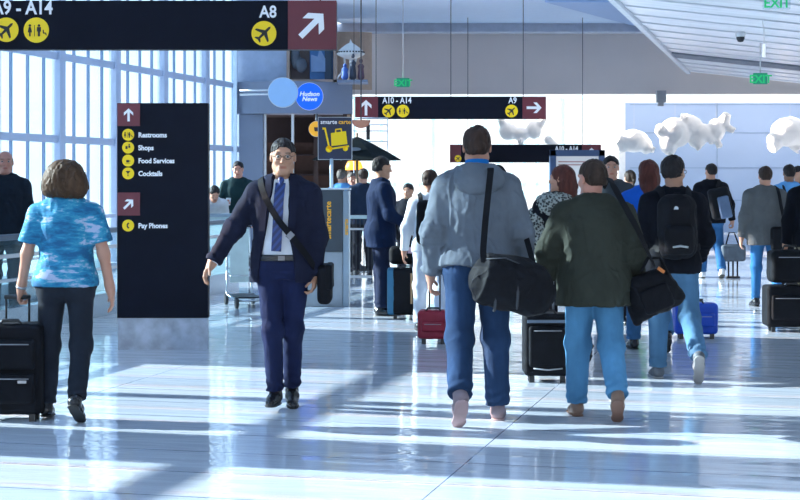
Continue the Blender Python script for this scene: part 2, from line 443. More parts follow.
        if ears:
            for sd in (1,-1):
                o.append(ell((sd*.077,-.006,1.636), (.009,.018,.030), .006, M)); o.append(ell((sd*.086,.0,1.638), (.006,.010,.018), .004, M, 'sub'))
        o = [scaled(q, s.HC, s.hs) for q in o]
        o.append(cap(s.MT @ Vector((0,-.012,1.45)), M @ Vector((0,-.012,1.585)), .060*(.9 if s.fem else 1), .056*(.88 if s.fem else 1), .03))
        return o
    def zone(s, V):
        q = _loc(s.MH)(np.array(s.HC)+(V-np.array(s.HC))/s.hs); C = np.zeros((len(V),4)); C[:,3] = 1
        C[:,0] = np.exp(-((q[:,2]-1.579)/.0085)**4-((q[:,0])/.023)**4)*(q[:,1] > .075)
        C[:,1] = np.exp(-((q[:,2]-1.671)/.005)**4-((np.abs(q[:,0])-.032)/.018)**4)*(q[:,1] > .06)*.8
        return C

def hair_prims(b, style='short', vol=1.0):
    M = b.MH
    o = [ell((0,-.016,1.672), (.079*vol,.100*vol,.092+.01*(vol-1)*9), .02, M)]
    if style == 'short':
        o += [ell((0,-.05,1.625), (.066,.060,.065), .03, M)]
        o += [ell((0,.112,1.640), (.084,.074,.086), .012, M, 'sub'), ell((0,.0,1.515), (.16,.25,.085), .02, M, 'sub'), ell((.085,-.06,1.57), (.035,.07,.06), .02, M, 'sub'), ell((-.085,-.06,1.57), (.035,.07,.06), .02, M, 'sub'),
              rbox((.08,.056,1.62), (.03,.06,.05), .01, .008, M, 'sub'), rbox((-.08,.056,1.62), (.03,.06,.05), .01, .008, M, 'sub'),
              ell((.082,.004,1.636), (.02,.026,.036), .006, M, 'sub'), ell((-.082,.004,1.636), (.02,.026,.036), .006, M, 'sub')]
    elif style == 'bob':
        o = [ell((0,-.02,1.662), (.128,.126,.102), .03, M), ell((0,-.04,1.60), (.145,.112,.10), .05, M), ell((.09,-.02,1.575), (.065,.08,.075), .04, M), ell((-.09,-.02,1.575), (.065,.08,.075), .04, M),
             ell((0,.12,1.615), (.068,.085,.085), .02, M, 'sub')]
    elif style == 'long':
        o = [ell((0,-.016,1.674), (.086,.102,.093), .02, M), ell((0,-.05,1.60), (.085,.065,.12), .05, M), cap((0,-.075,1.58), (0,-.085,1.42), .068, .05, .05, M),
             cap((.045,-.04,1.6), (.06,-.06,1.44), .04, .03, .04, M), cap((-.045,-.04,1.6), (-.06,-.06,1.44), .04, .03, .04, M),
             ell((0,.115,1.62), (.066,.078,.085), .02, M, 'sub')]
    elif style == 'bun':
        o += [ell((0,-.05,1.63), (.076,.062,.068), .03, M), ell((0,.108,1.625), (.072,.072,.075), .012, M, 'sub'), rbox((0,.02,1.51), (.14,.2,.075), .01, .015, M, 'sub'),
              cap((0,-.11,1.70), (.01,-.13,1.60), .032, .022, .02, M), cap((.01,-.13,1.60), (.0,-.12,1.50), .022, .012, .02, M)]
    elif style == 'thin':
        o = [ell((0,-.022,1.650), (.082,.096,.068), .02, M), ell((0,-.05,1.625), (.074,.062,.062), .03, M), ell((0,.0,1.745), (.07,.085,.045), .01, M, 'sub'), ell((0,.105,1.66), (.078,.080,.10), .012, M, 'sub'),
             rbox((0,.02,1.51), (.14,.2,.078), .01, .015, M, 'sub'), ell((.082,.004,1.633), (.02,.024,.032), .006, M, 'sub'), ell((-.082,.004,1.633), (.02,.024,.032), .006, M, 'sub')]
    return [scaled(q, b.HC, b.hs) for q in o]
def shoe(b, nm, m, ms, root, vox, low=True, name='shoe'):
    FM = b.legs[nm][3]
    pr = [cap((0,-.035,-.045), (0,.05,-.05), .040, .043, .03, FM), cap((0,.05,-.052), (0,.150,-.062), .041, .030, .03, FM), cap((.008,.14,-.066), (-.004,.175,-.068), .027, .024, .02, FM),
          cap((0,-.022,-.03), (0,-.012,.02), .044, .044, .02, FM, flat=True), rbox((0,.06,-.135), (.1,.25,.055), .005, .006, FM, 'sub')]
    o = sdf_obj(name, pr, vox, m, root, scale=b.sc)
    so = [cap((0,-.030,-.08), (0,.045,-.08), .041, .039, .03, FM), cap((0,.045,-.08), (0,.150,-.08), .039, .040, .02, FM), cap((0,.145,-.08), (-.002,.172,-.08), .037, .028, .02, FM),
          rbox((0,.06,-.055), (.1,.25,.020), .002, .002, FM, 'sub'), rbox((0,.06,-.187), (.1,.25,.100), .002, .002, FM, 'sub')]
    s_ = sdf_obj('sole', so, min(vox,.007), ms, o, scale=b.sc)
    return o
def fabric_noise(amp, sc=14, st=(1,1,.55), seed=0):
    def f(P):
        r = 1-np.abs(wnoise(P, sc*1.1, st, seed+2))*1.6          # creases: narrow raised ridges between soft hollows
        return amp*.9*wnoise(P, sc, st, seed)+amp*.45*wnoise(P, sc*2.3, st, seed+1)-amp*1.1*np.clip(r, 0, 1)**2
    return f

def figure(x, Y, b, heading, skin, hairm, label, cat='person', hair='short', vox=.008, vol=1.0, group=None, eyes=False, z=0, name='person'):
    """body (one continuous skin) and hair; clothes are added by the caller"""
    root = empty(name, (px(x, Y), Y, z), -math.radians(heading), label, cat, group)
    pr = b.torso(-.018, .86)+b.hips(-.02)+b.torso(-.006, 1.40)
    for nm in 'RL':
        pr += b.arm(nm)+b.leg(nm, (.07,.045,.034), calf=False)
        FM = b.legs[nm][3]; pr += [cap((0,-.02,-.03), (0,.12,-.06), .032, .022, .02, FM)]
    pr += b.headp()
    for nm in 'RL': pr += b.hand(nm)
    sdf_obj('body', pr, vox*.75, skin, root, scale=b.sc, attrs=b.zone)
    if hair:
        hn = lambda P: .0045*wnoise(P, 85, (1,1,.3), 2)+.005*wnoise(P, 34, (1,1,.6), 3)
        sdf_obj('hair', hair_prims(b, hair, vol), vox*.7, hairm, root, hn, b.sc)
    if eyes:
        for sd in (1,-1):
            e = MB(); c = b.HC+(b.MH @ Vector((sd*.031,.0785,1.648))-b.HC)*b.hs; bm_ = []
            for i in range(1,8): bm_.append((.0112*math.sin(math.pi*i/8), -.0112*math.cos(math.pi*i/8)))
            e.lathe([(0.0001,-.0112)]+bm_+[(0.0001,.0112)], (0,0,0), 14)
            o = e.build('eye', EYEW, root); o.location = c*b.sc; o.scale = (b.sc,)*3
            f = b.MH.to_3x3() @ Vector((0,1,0)); g = MB(); g.tube([Vector((0,0,0))+f*.0095, f*.0118], .0066, 14); io = g.build('iris', IRIS, o)
    return root
# ------------------------------------------------------------------ the hall
def floor_mat():
    m = bpy.data.materials.new('polished_terrazzo'); m.use_nodes = True; N = m.node_tree.nodes; L = m.node_tree.links; p = N['Principled BSDF']
    t = N.new('ShaderNodeTexCoord'); mp = N.new('ShaderNodeMapping'); mp.inputs['Rotation'].default_value = (0,0,HA); L.new(t.outputs['Object'], mp.inputs[0])
    n = N.new('ShaderNodeTexNoise'); n.inputs['Scale'].default_value = 160; n.inputs['Detail'].default_value = 2; L.new(mp.outputs[0], n.inputs['Vector'])
    r = N.new('ShaderNodeValToRGB'); r.color_ramp.elements[0].color = (.52,.56,.64,1); r.color_ramp.elements[1].color = (.74,.77,.83,1)
    r.color_ramp.elements[0].position = .35; r.color_ramp.elements[1].position = .65; L.new(n.outputs['Fac'], r.inputs[0])
    sx = N.new('ShaderNodeSeparateXYZ'); L.new(mp.outputs[0], sx.inputs[0])
    def joint(sock, period, off, w):
        a = N.new('ShaderNodeMath'); a.operation = 'ADD'; a.inputs[1].default_value = off+1000*period; L.new(sock, a.inputs[0])
        b = N.new('ShaderNodeMath'); b.operation = 'MODULO'; b.inputs[1].default_value = period; L.new(a.outputs[0], b.inputs[0])
        c = N.new('ShaderNodeMath'); c.operation = 'LESS_THAN'; c.inputs[1].default_value = w; L.new(b.outputs[0], c.inputs[0]); return c.outputs[0]
    j1 = joint(sx.outputs['Y'], .62, .1, .011); j2 = joint(sx.outputs['X'], 3.2, 1.78, .008)
    mx = N.new('ShaderNodeMath'); mx.operation = 'MAXIMUM'; L.new(j1, mx.inputs[0]); L.new(j2, mx.inputs[1])
    # tone of the slabs varies a little from one to the next
    fl = N.new('ShaderNodeMath'); fl.operation = 'DIVIDE'; fl.inputs[1].default_value = .62; L.new(sx.outputs['Y'], fl.inputs[0])
    f2 = N.new('ShaderNodeMath'); f2.operation = 'FLOOR'; L.new(fl.outputs[0], f2.inputs[0])
    wnz = N.new('ShaderNodeTexWhiteNoise'); wnz.noise_dimensions = '1D'; L.new(f2.outputs[0], wnz.inputs['W'])
    mr = N.new('ShaderNodeMapRange'); mr.inputs['To Min'].default_value = .93; mr.inputs['To Max'].default_value = 1.05; L.new(wnz.outputs['Value'], mr.inputs[0])
    vm = N.new('ShaderNodeVectorMath'); vm.operation = 'SCALE'; L.new(r.outputs[0], vm.inputs[0]); L.new(mr.outputs[0], vm.inputs['Scale'])
    mixc = N.new('ShaderNodeMix'); mixc.data_type = 'RGBA'; L.new(mx.outputs[0], mixc.inputs[0]); L.new(vm.outputs[0], mixc.inputs[6]); mixc.inputs[7].default_value = (.16,.19,.28,1)
    L.new(mixc.outputs[2], p.inputs['Base Color'])
    p.inputs['Roughness'].default_value = .06; p.inputs['IOR'].default_value = 1.5; p.inputs['Specular IOR Level'].default_value = .85
    # long shallow waves left by polishing
    m2 = N.new('ShaderNodeMapping'); m2.inputs['Scale'].default_value = (1.2, 4.5, 1); L.new(mp.outputs[0], m2.inputs[0])
    w = N.new('ShaderNodeTexNoise'); w.inputs['Scale'].default_value = 1.3; w.inputs['Detail'].default_value = 2.5; L.new(m2.outputs[0], w.inputs['Vector'])
    bp = N.new('ShaderNodeBump'); bp.inputs['Strength'].default_value = .6; bp.inputs['Distance'].default_value = .010; L.new(w.outputs['Fac'], bp.inputs['Height'])
    L.new(bp.outputs[0], p.inputs['Normal'])
    return m
M_floor = floor_mat()
M_ceil = mat('ceiling_blue_light_tint', (.54,.71,.95), .8, var=.02)  # blue of the reflected light put into the ceiling's base colour
M_wall = mat('warm_grey_plaster', (.80,.73,.70), .85, var=.04, nscale=.6)
M_frame = mat('grey_window_frame', (.36,.42,.56), .45, var=.03)
M_mull = mat('thin_slate_mullion', (.16,.26,.42), .45, var=.03)
M_rightwall = mat('white_right_wall', (.62,.62,.64), .8)
M_bluewall = mat('pale_blue_wall_panels', (.34,.46,.66), .6, var=.03, nscale=.4)
M_grey = mat('blue_grey_cladding', (.15,.18,.25), .6, var=.05, nscale=1)
M_wall_shade_pier = mat('wall_and_shade_pier_cladding', (.45,.5,.58), .6)
M_steel = mat('brushed_steel', (.55,.58,.62), .3, 1, var=.05)
M_darkmetal = mat('dark_metal', (.03,.035,.045), .4, .6)
M_navy = mat('navy_sign_face', (.006,.008,.017), .5, var=.1, spec=.12)
M_maroon = mat('maroon_sign_face', (.17,.022,.035), .4, var=.05)
M_white = emis('white_sign_lettering', (.85,.87,.9), .12)
M_yellow = emis('yellow_sign_disc', (.95,.66,.0), .12)
M_black = mat('black_glyph', (.012,.012,.015), .5)
def glass_mat(name, tint, trans=.6, tcol=(.75,.9,1.0)):
    m = bpy.data.materials.new(name); m.use_nodes = True; N = m.node_tree.nodes; L = m.node_tree.links
    N.remove(N['Principled BSDF']); out = N['Material Output']
    a = N.new('ShaderNodeBsdfTransparent'); a.inputs[0].default_value = (*tint, 1)
    b = N.new('ShaderNodeBsdfTranslucent'); b.inputs[0].default_value = (*tcol, 1)
    g = N.new('ShaderNodeBsdfGlossy'); g.inputs['Roughness'].default_value = .05
    t = N.new('ShaderNodeTexCoord'); n = N.new('ShaderNodeTexNoise'); n.inputs['Scale'].default_value = .7; L.new(t.outputs['Object'], n.inputs['Vector'])
    mr = N.new('ShaderNodeMapRange'); mr.inputs['To Min'].default_value = max(0,1-trans-.03); mr.inputs['To Max'].default_value = 1-trans+.02; L.new(n.outputs['Fac'], mr.inputs[0])
    m1 = N.new('ShaderNodeMixShader'); L.new(mr.outputs[0], m1.inputs[0]); L.new(a.outputs[0], m1.inputs[1]); L.new(b.outputs[0], m1.inputs[2])
    m2 = N.new('ShaderNodeMixShader'); m2.inputs[0].default_value = .06; L.new(m1.outputs[0], m2.inputs[1]); L.new(g.outputs[0], m2.inputs[2])
    L.new(m2.outputs[0], out.inputs[0]); return m
M_glassA = glass_mat('blue_tinted_window_glass', (.65,.79,.88), .95)
M_glassB = glass_mat('paler_window_glass', (.71,.84,.91), .95)
M_glassFar = glass_mat('white_far_window_glass', (.97,.99,1), .93, (1,1,1))
M_glassStripe = glass_mat('pale_blue_stripe_glass', (.80,.92,.95), .75, (.6,.85,.9))
M_clear = glass_mat('clear_rail_glass', (.88,.95,.97), .92, (.5,.7,.75))

def hp(c, s_, z=0): return Vector((c+.25*s_, s_, z))
HR = Matrix.Rotation(-HA, 3, 'Z')
def hbox(b, c, s_, z, size): return b.box(hp(c, s_, z), size, R=HR)     # size: across, along, up
K = 1.0308
def hrun(b, c, s0, s1, z0, z1, th):                                      # long member along the hall
    return hbox(b, c, (s0+s1)/2, (z0+z1)/2, (th, (s1-s0)*K, z1-z0))

# floor
b = MB(); b.add([(-26,-14,0),(30,-14,0),(30,60,0),(-26,60,0)], [(0,1,2,3)]); b.add([(-26,-14,-.2),(-26,60,-.2),(30,60,-.2),(30,-14,-.2)], [(0,1,2,3)])
props(b.build('floor', M_floor), kind='structure')

# upper ceiling with its far beam
b = MB(); S0, S1 = -6, 47
P = [hp(-12.2, S0), hp(-3.0, S0), hp(-3.0, 45.2), hp(-12.2, 45.2)]
b.add([(p.x,p.y,5.72) for p in P]+[(p.x,p.y,5.95) for p in P], [(0,1,2,3),(7,6,5,4),(0,4,5,1),(1,5,6,2),(2,6,7,3),(3,7,4,0)])
b.add([(p.x,p.y,5.72) for p in (hp(-3,36),hp(-3,45.2),hp(4,45.2),hp(4,36))]+[(p.x,p.y,5.95) for p in (hp(-3,36),hp(-3,45.2),hp(4,45.2),hp(4,36))], [(0,1,2,3),(7,6,5,4),(0,4,5,1),(1,5,6,2),(2,6,7,3),(3,7,4,0)])
props(b.build('ceiling', M_ceil), kind='structure')
b = MB(); b.box2((-2.2,42.6,5.50),(9,43.2,5.72)); props(b.build('trim_1', mat('pale_grey_beam', (.42,.48,.60), .6)), kind='structure')
# sloping soffit fold in the ceiling
b = MB()
A_, B_ = Vector((px(545,37.0),37.0,5.66)), Vector((px(640,43.2),43.2,5.66))
b.add([A_, B_, B_+Vector((2.2,0,0)), A_+Vector((4,0,0)), A_+Vector((0,0,.05)), B_+Vector((0,0,.05)), B_+Vector((2.2,0,.05)), A_+Vector((4,0,.05))], [(0,1,2,3),(7,6,5,4),(0,4,5,1),(1,5,6,2),(2,6,7,3),(3,7,4,0)])
props(b.build('trim_2', mat('soffit_deep_blue', (.33,.50,.80), .8, var=.02)), kind='structure')  # flat sheet in a deeper blue than the ceiling around it

# lower metal ceiling over the right side: planks run across the hall and sag towards the right
M_plank = mat('pale_metal_ceiling_planks', (.76,.80,.87), .35, .1, var=.12, nscale=2, stretch=(.3,3,1))
def czp(c): 
    t = (c+3.0)/9.0; return 4.52-.62*math.sin(min(1,t*1.15)*1.3)/math.sin(1.3)-.25*max(0,t-.3)
b = MB(); cs = [-3+i*.75 for i in range(14)]
s_ = -5.0; k = 0
while s_ < 43.6:
    w = .46; dz = .012*((k*7) % 3)
    for i in range(len(cs)-1):
        c0, c1 = cs[i], cs[i+1]; z0, z1 = czp(c0)+dz, czp(c1)+dz; sk0 = (c0+3)*.95*0; 
        q = [hp(c0, s_, z0), hp(c1, s_, z1), hp(c1, s_+w, z1), hp(c0, s_+w, z0)]
        b.add(q, [(0,1,2,3)]); b.add([q[0],q[1],q[1]+Vector((0,0,.05)),q[0]+Vector((0,0,.05))], [(0,1,2,3)]); b.add([q[3],q[2],q[2]+Vector((0,0,.05)),q[3]+Vector((0,0,.05))], [(0,1,2,3)])
    s_ += .49; k += 1
oc = b.build('ceiling_metal', M_plank); oc.name = 'ceiling.001'; props(oc, kind='structure')
b = MB()
for i in range(len(cs)-1):
    c0, c1 = cs[i], cs[i+1]; q = [hp(c0,-5,czp(c0)+.07), hp(c1,-5,czp(c1)+.07), hp(c1,44,czp(c1)+.07), hp(c0,44,czp(c0)+.07)]; b.add(q+[p+Vector((0,0,.05)) for p in q], [(0,1,2,3),(7,6,5,4)])
b.build('plank_backing', M_darkmetal, oc)
b = MB(); hrun(b, -3.06, -5, 44, 4.46, 5.72, .1); props(b.build('trim_3', mat('white_ceiling_edge', (.6,.66,.74), .5)), kind='structure')
b = MB()   # dark grey strip laid across under the metal ceiling
for c0, c1 in zip(cs[:-1], cs[1:]):
    q = [hp(c0,37.4,czp(c0)-.02), hp(c1,37.4,czp(c1)-.02), hp(c1,38.6,czp(c1)-.02), hp(c0,38.6,czp(c0)-.02)]; b.add(q+[p+Vector((0,0,.04)) for p in q], [(0,1,2,3),(7,6,5,4),(0,4,5,1),(1,5,6,2),(2,6,7,3),(3,7,4,0)])
props(b.build('trim_4', mat('grey_ceiling_strip', (.16,.19,.25), .6)), kind='structure')

# left window wall: columns, mullions and transoms bay by bay
b = MB(); hrun(b, -12.0, -6, 34.1, 0, .12, .3); hrun(b, -12.1, -6, 34.1, 5.60, 5.95, .3)
hrun(b, -12.0, 10.75, 11.7, 0, 5.72, .5); hrun(b, -12.0, 15.0, 18.2, 0, 5.72, .35); hrun(b, -12.0, 2.2, 3.0, 0, 5.72, .5)  # unseen wide piers, added to throw dark bands across the floor
props(b.build('wall_left', M_wall_shade_pier), kind='structure')
n_ = 0; DS = 2.115; k = 4
while True:
    s1 = 25.91+DS*k; s0 = s1-DS; k -= 1
    if s1 < -5: break
    if s0 >= 14.5 and s1 <= 18.3: continue
    n_ += 1
    f = MB(); hbox(f, -12, s1, 2.9, (.14,.20,5.6))
    for z, h in ((2.21,.12),(3.55,.12)): hrun(f, -12, s0+.1, s1-.1, z-h/2, z+h/2, .06)
    hrun(f, -11.95, s0+.1, s1-.1, .9, .96, .08)
    w = props(f.build('window_%d' % n_, M_frame), kind='structure')
    t = MB()
    for j in (1,2,3): hbox(t, -12, s0+DS*j/4, 2.9, (.05,.028,5.5))
    t.build('mullion', M_mull, w)
    for j in range(4):
        g = MB(); hrun(g, -12.03, s0+DS*j/4+.03, s0+DS*(j+1)/4-.03, .1, 5.6, .012); g.build('pane', M_glassB if (j+k) % 3 == 0 else M_glassA, w)

# far end: bulkhead, bright window wall, pale blue wall
b = MB(); b.box2((-3.2,45,3.97),(17,45.3,5.9)); props(b.build('wall_far', M_wall), kind='structure')
b = MB(); b.box2((px(620,48),48,0),(17.5,48.2,3.86)); wf = props(b.build('wall_end', M_bluewall), kind='structure')
wf.name = 'wall_back'
b = MB()
for z in (.93, 1.9, 2.95, 3.80): b.box2((px(620,48)+.3,47.985,z),(17,48.0,z+.025))
for x in (9.5, 12.6, 15): b.box2((x,47.985,0),(x+.025,48.0,3.86))
b.build('panel_joint', mat('joint_blue_grey', (.24,.34,.50), .7), wf)  # panel joints drawn as thin darker blue-grey strips
b = MB(); b.box2((px(607,48)+.3,47.7,0),(px(620,48)+.12,48.2,4.0)); props(b.build('trim_5', mat('white_end_post', (.75,.8,.84), .6)), kind='structure')
x0, x1 = px(300,48), px(609,48)
f = MB(); f.box2((x0,48,1.40),(x1,48.1,1.47)); f.box2((x0,48,0),(x1,48.1,.15)); f.box2((x0,48,3.98),(18,48.1,4.06))
x = x0
i = 0
while x < x1:
    f.box2((x,48,0),(x+.05,48.14,4.0)); x += 3.9
wfar = props(f.build('window_40', M_glassStripe), kind='structure')
s_ = MB(); x = x0
while x < x1-.3: s_.box2((x+.05,48.03,0.1),(x+.15,48.06,3.98)); x += .39
s_.build('mullion', M_glassStripe, wfar)
g = MB(); g.box2((x0,48.07,.1),(x1,48.08,3.98)); g.build('pane', M_glassFar, wfar)
g = MB(); g.box2((x1,48.07,3.86),(18,48.08,3.98)); g.build('pane', M_glassFar, wfar)
# side walls that close the hall beyond the frame
b = MB(); hrun(b, 7.0, -6, 47, 0, .8, .3); hrun(b, 7.0, -6, 47, 3.7, 4.2, .3)
for i in range(12): hbox(b, 7.0, -6+i*4.8, 2, (.3,.5,4))
props(b.build('wall_right', M_rightwall), kind='structure')
b = MB(); hrun(b, 7.0, -6, 47, .8, 3.7, .012); props(b.build('window_41', M_glassFar), kind='structure')  # unseen glazing added to let daylight in from the right
b = MB(); b.box2((px(237,37.6),37.6,0),(px(238,36)+1.6,48.2,5.72)); props(b.build('wall_inner', M_grey), kind='structure').name = 'wall_left.001'

b = MB(); x = -3.6
while x < 17.5: b.box2((x,45.2,5.74),(x+.08,48.2,5.86)); x += 1.5
b.box2((-3.6,48.1,4.06),(-3.5,48.2,5.86)); b.box2((17.4,48.1,4.06),(17.5,48.2,5.86)); b.box2((-3.6,46.2,5.70),(17.5,46.5,5.75)); sk_ = props(b.build('window_42', mat('skylight_bars', (.6,.65,.7), .5)), kind='structure')
# small lamp-post like bracket under the bulkhead
b = MB(); b.box2((px(656,44.9),44.7,3.72),(px(665,44.9),44.95,4.05)); b.box2((px(657.5,44.9),44.75,3.62),(px(663,44.9),44.9,3.72))
props(b.build('ceiling_bracket', mat('grey_bracket_metal', (.33,.35,.38), .5)), 'small grey bracket hanging from the bottom edge of the far bulkhead', 'bracket')

# ------------------------------------------------------------------ signs
ARROW = [(-.05,-.5),(.05,-.5)]
def arrow_poly():
    w = .075
    return [(-w,-.48),(w,-.48),(w,.22),(.30,-.01),(.40,.11),(0,.50),(-.40,.11),(-.30,-.01),(-w,.22)]
def fat_arrow():      # corner-style arrow head used on the airport signs
    w = .095
    return [(-w,-.55),(w,-.55),(w,.20),(.38,-.07),(.38,.18),(0,.52),(-.38,.18),(-.38,-.07),(-w,.20)]
PLANE = [(0,.5),(.06,.40),(.07,.16),(.46,-.10),(.46,-.20),(.07,-.06),(.055,-.32),(.19,-.43),(.19,-.50),(0,-.45),(-.19,-.50),(-.19,-.43),(-.055,-.32),(-.07,-.06),(-.46,-.20),(-.46,-.10),(-.07,.16),(-.06,.40)]
def disc_icon(parent, cx, cy, cz, r, kind):
    d = MB(); d.disc((cx, cy-.006, cz), r, .012); o = d.build('icon_disc', M_yellow, parent)
    g = MB(); y0, y1 = cy-.016, cy-.011
    if kind == 'plane': g.prism(PLANE, y0, y1, cx, cz, r*1.55, -math.pi/4)
    if kind == 'toilets':
        for sx, sk in ((-.5,1),(.22,0)):
            g.tube([(cx+sx*r, y0, cz+r*.36), (cx+sx*r, y1, cz+r*.36)], r*.10, 12)
            if sk: g.prism([(-.08,.24),(.08,.24),(.17,-.18),(.06,-.18),(.06,-.5),(-.06,-.5),(-.06,-.18),(-.17,-.18)], y0, y1, cx+sx*r, cz, r)
            else: g.prism([(-.16,.24),(.16,.24),(.16,-.12),(.09,-.12),(.09,-.5),(-.09,-.5),(-.09,-.12),(-.16,-.12)], y0, y1, cx+sx*r, cz, r)
        g.box((cx-.13*r, (y0+y1)/2, cz-.05*r), (r*.04, .005, r*.9))
        g.prism([(-.10,.12),(-.02,.12),(.0,-.1),(.16,-.1),(.22,-.32),(.14,-.32),(.1,-.18),(-.08,-.18)], y0, y1, cx+.62*r, cz-.1*r, r)
    if kind == 'shop': g.box((cx-.25*r, (y0+y1)/2, cz), (r*.35,.005,r*.5)); g.box((cx+.22*r, (y0+y1)/2, cz+.15*r), (r*.3,.005,r*.4)); g.tube([(cx+.2*r,y0,cz+.5*r),(cx+.2*r,y1,cz+.5*r)], r*.12, 10)
    if kind == 'food': g.prism([(-.3,.1),(-.3,-.3),(.2,-.3),(.2,.1)], y0, y1, cx, cz, r); g.box((cx-.05*r,(y0+y1)/2,cz-.45*r),(r*.8,.005,r*.06)); g.box((cx+.33*r,(y0+y1)/2,cz-.08*r),(r*.12,.005,r*.2))
    if kind == 'glass': g.prism([(-.42,.42),(.42,.42),(.05,-.02),(.05,-.38),(.25,-.46),(-.25,-.46),(-.05,-.38),(-.05,-.02)], y0, y1, cx, cz, r)
    if kind == 'phone': g.prism([(.05,.5),(-.15,.45),(-.3,.2),(-.3,-.2),(-.15,-.45),(.05,-.5),(.14,-.32),(.0,-.22),(-.1,-.1),(-.1,.1),(.0,.22),(.14,.32)], y0, y1, cx+.08*r, cz, r)
    g.build('glyph', M_black, o)
def hang_sign(Y, x0, x1, y0, y1, xr0, xr1, rot, label, rods, top, thick=.16, size=None):
    xa, xb, za, zb = px(x0,Y), px(x1,Y), pz(y1,Y), pz(y0,Y)
    root = empty('overhead_sign', ((xa+xb)/2, Y+thick/2, za), 0, label, 'sign', 'hanging gate signs')
    ox, oy, oz = root.location
    def L_(x, y, z): return (x-ox, y-oy, z-oz)
    p = MB(); p.box2(L_(xa, Y, za), L_(xb, Y+thick, zb)); p.build('sign_panel', M_navy, root, .006)
    if xr0 is not None:
        q = MB(); q.box2(L_(px(xr0,Y), Y-.008, za), L_(px(xr1,Y), Y, zb)); ap = q.build('arrow_panel', M_maroon, root)
        a = MB(); h = (zb-za); a.prism(fat_arrow() if rot else fat_arrow(), -.016-oy+Y, -.009-oy+Y, (px(xr0,Y)+px(xr1,Y))/2-ox, (za+zb)/2-oz, h*.62, rot); a.build('arrow', M_white, ap)
    for x in rods:
        r = MB(); r.tube([L_(px(x,Y), Y+thick/2, zb-.01), L_(px(x,Y), Y+thick/2, top)], .008, 8); r.build('hanger_rod', M_darkmetal, root)
    return root, (lambda x, y: L_(px(x,Y), Y-.002, pz(y,Y)))
Y1 = 16.7
r1, T1 = hang_sign(Y1, -46, 336.5, 0.5, 49.5, 288, 336.5, -math.pi/4, 'largest overhead gate sign, nearest the camera, with a diagonal arrow and A8', (-20,150,320), 5.72)
u = 1/FPX*Y1
text_mesh('A9 - A14', 13.6*u/.72, M_white, 'lettering', r1, T1(-7.5,14.0), bold=.02, sx=.86)
text_mesh('A8', 12.0*u/.72, M_white, 'lettering', r1, T1(259.5,17.3), bold=.02, sx=.88)
disc_icon(r1, *T1(6.5,29.8), 12.2*u, 'plane'); disc_icon(r1, *T1(36.5,30.2), 12.6*u, 'toilets'); disc_icon(r1, *T1(264,33.5), 12.4*u, 'plane')
Y2 = 34.6
r2, T2 = hang_sign(Y2, 355, 546, 96.5, 119, 522.5, 546, -math.pi/2, 'middle overhead gate sign with an up arrow left and a right arrow right', (376,451,523.5), 5.72)
u = 1/FPX*Y2
q = MB(); q.box2(*[tuple(a) for a in (Vector(T2(355,119))+Vector((0,-.008,0)), Vector(T2(378,96.5)))]); ap = q.build('arrow_panel', M_maroon, r2)
c_ = T2(366,107.5); a = MB(); a.prism(fat_arrow(), c_[1]-.014, c_[1]-.009, c_[0], c_[2], 22*u*.66, 0); a.build('arrow', M_white, ap)
text_mesh('A10 - A14', 6.2*u/.72, M_white, 'lettering', r2, T2(382.5,103.2), bold=.018, sx=.80)
text_mesh('A9', 6.2*u/.72, M_white, 'lettering', r2, T2(508.5,103.2), bold=.018, sx=.82)
for x, kd in ((388.5,'plane'),(403,'toilets'),(511.5,'plane')): disc_icon(r2, *T2(x,111), 6.3*u, kd)
Y3 = 41
r3, T3 = hang_sign(Y3, 450, 601, 144.5, 162.5, 582, 601, 0, 'farthest and lowest overhead gate sign behind the hooded man reading A10 - A14', (468,583), 5.72)
u = 1/FPX*Y3
text_mesh('A10 - A14', 4.8*u/.72, M_white, 'lettering', r3, T3(555,150.8), bold=.03, sx=.82)
q = MB(); q.box2(*[tuple(a) for a in (Vector(T3(450,162.5))+Vector((0,-.008,0)), Vector(T3(461,144.5)))]); q.build('arrow_panel', M_maroon, r3)
disc_icon(r3, *T3(458,158.5), 3.4*u, 'plane')

# green exit signs
M_green = emis('green_exit_lettering', (.01,.50,.16), .35); M_greenbox = emis('green_exit_box', (.01,.30,.16), .15)
def exit_sign(x, Y, y0, y1, w, label, box=True, top=4.4):
    za, zb = pz(y1,Y), pz(y0,Y); root = empty('exit_sign', (px(x,Y), Y, za), 0, label, 'exit sign', None)
    u = Y/FPX; h = zb-za
    p = MB(); p.box2((-w*u/2,0,0),(w*u/2,.05,h)); p.build('sign_box', M_greenbox if box else M_clear, root)
    t = text_mesh('EXIT', h*.72/.72, M_green, 'lettering', root, (0,-.006,h*.12), 'CENTER', bold=.02)
    r = MB(); r.tube([(0,.025,h),(0,.025,top-za)], .012, 6); r.build('hanger_rod', M_steel, root)
    return root
exit_sign(403, 36, 78, 87, 13, 'green exit sign hanging left of centre in front of the far grey bulkhead', True, 5.72)
exit_sign(760.5, 32, 73, 84, 14, 'green exit sign lower of the two under the right metal ceiling', True, czp(px(760.5,32)-8))
exit_sign(777, 21.5, -4, 9, 27, 'green exit sign higher of the two at the top right edge', False, czp(px(776.5,21.5)-5.37)+.05)

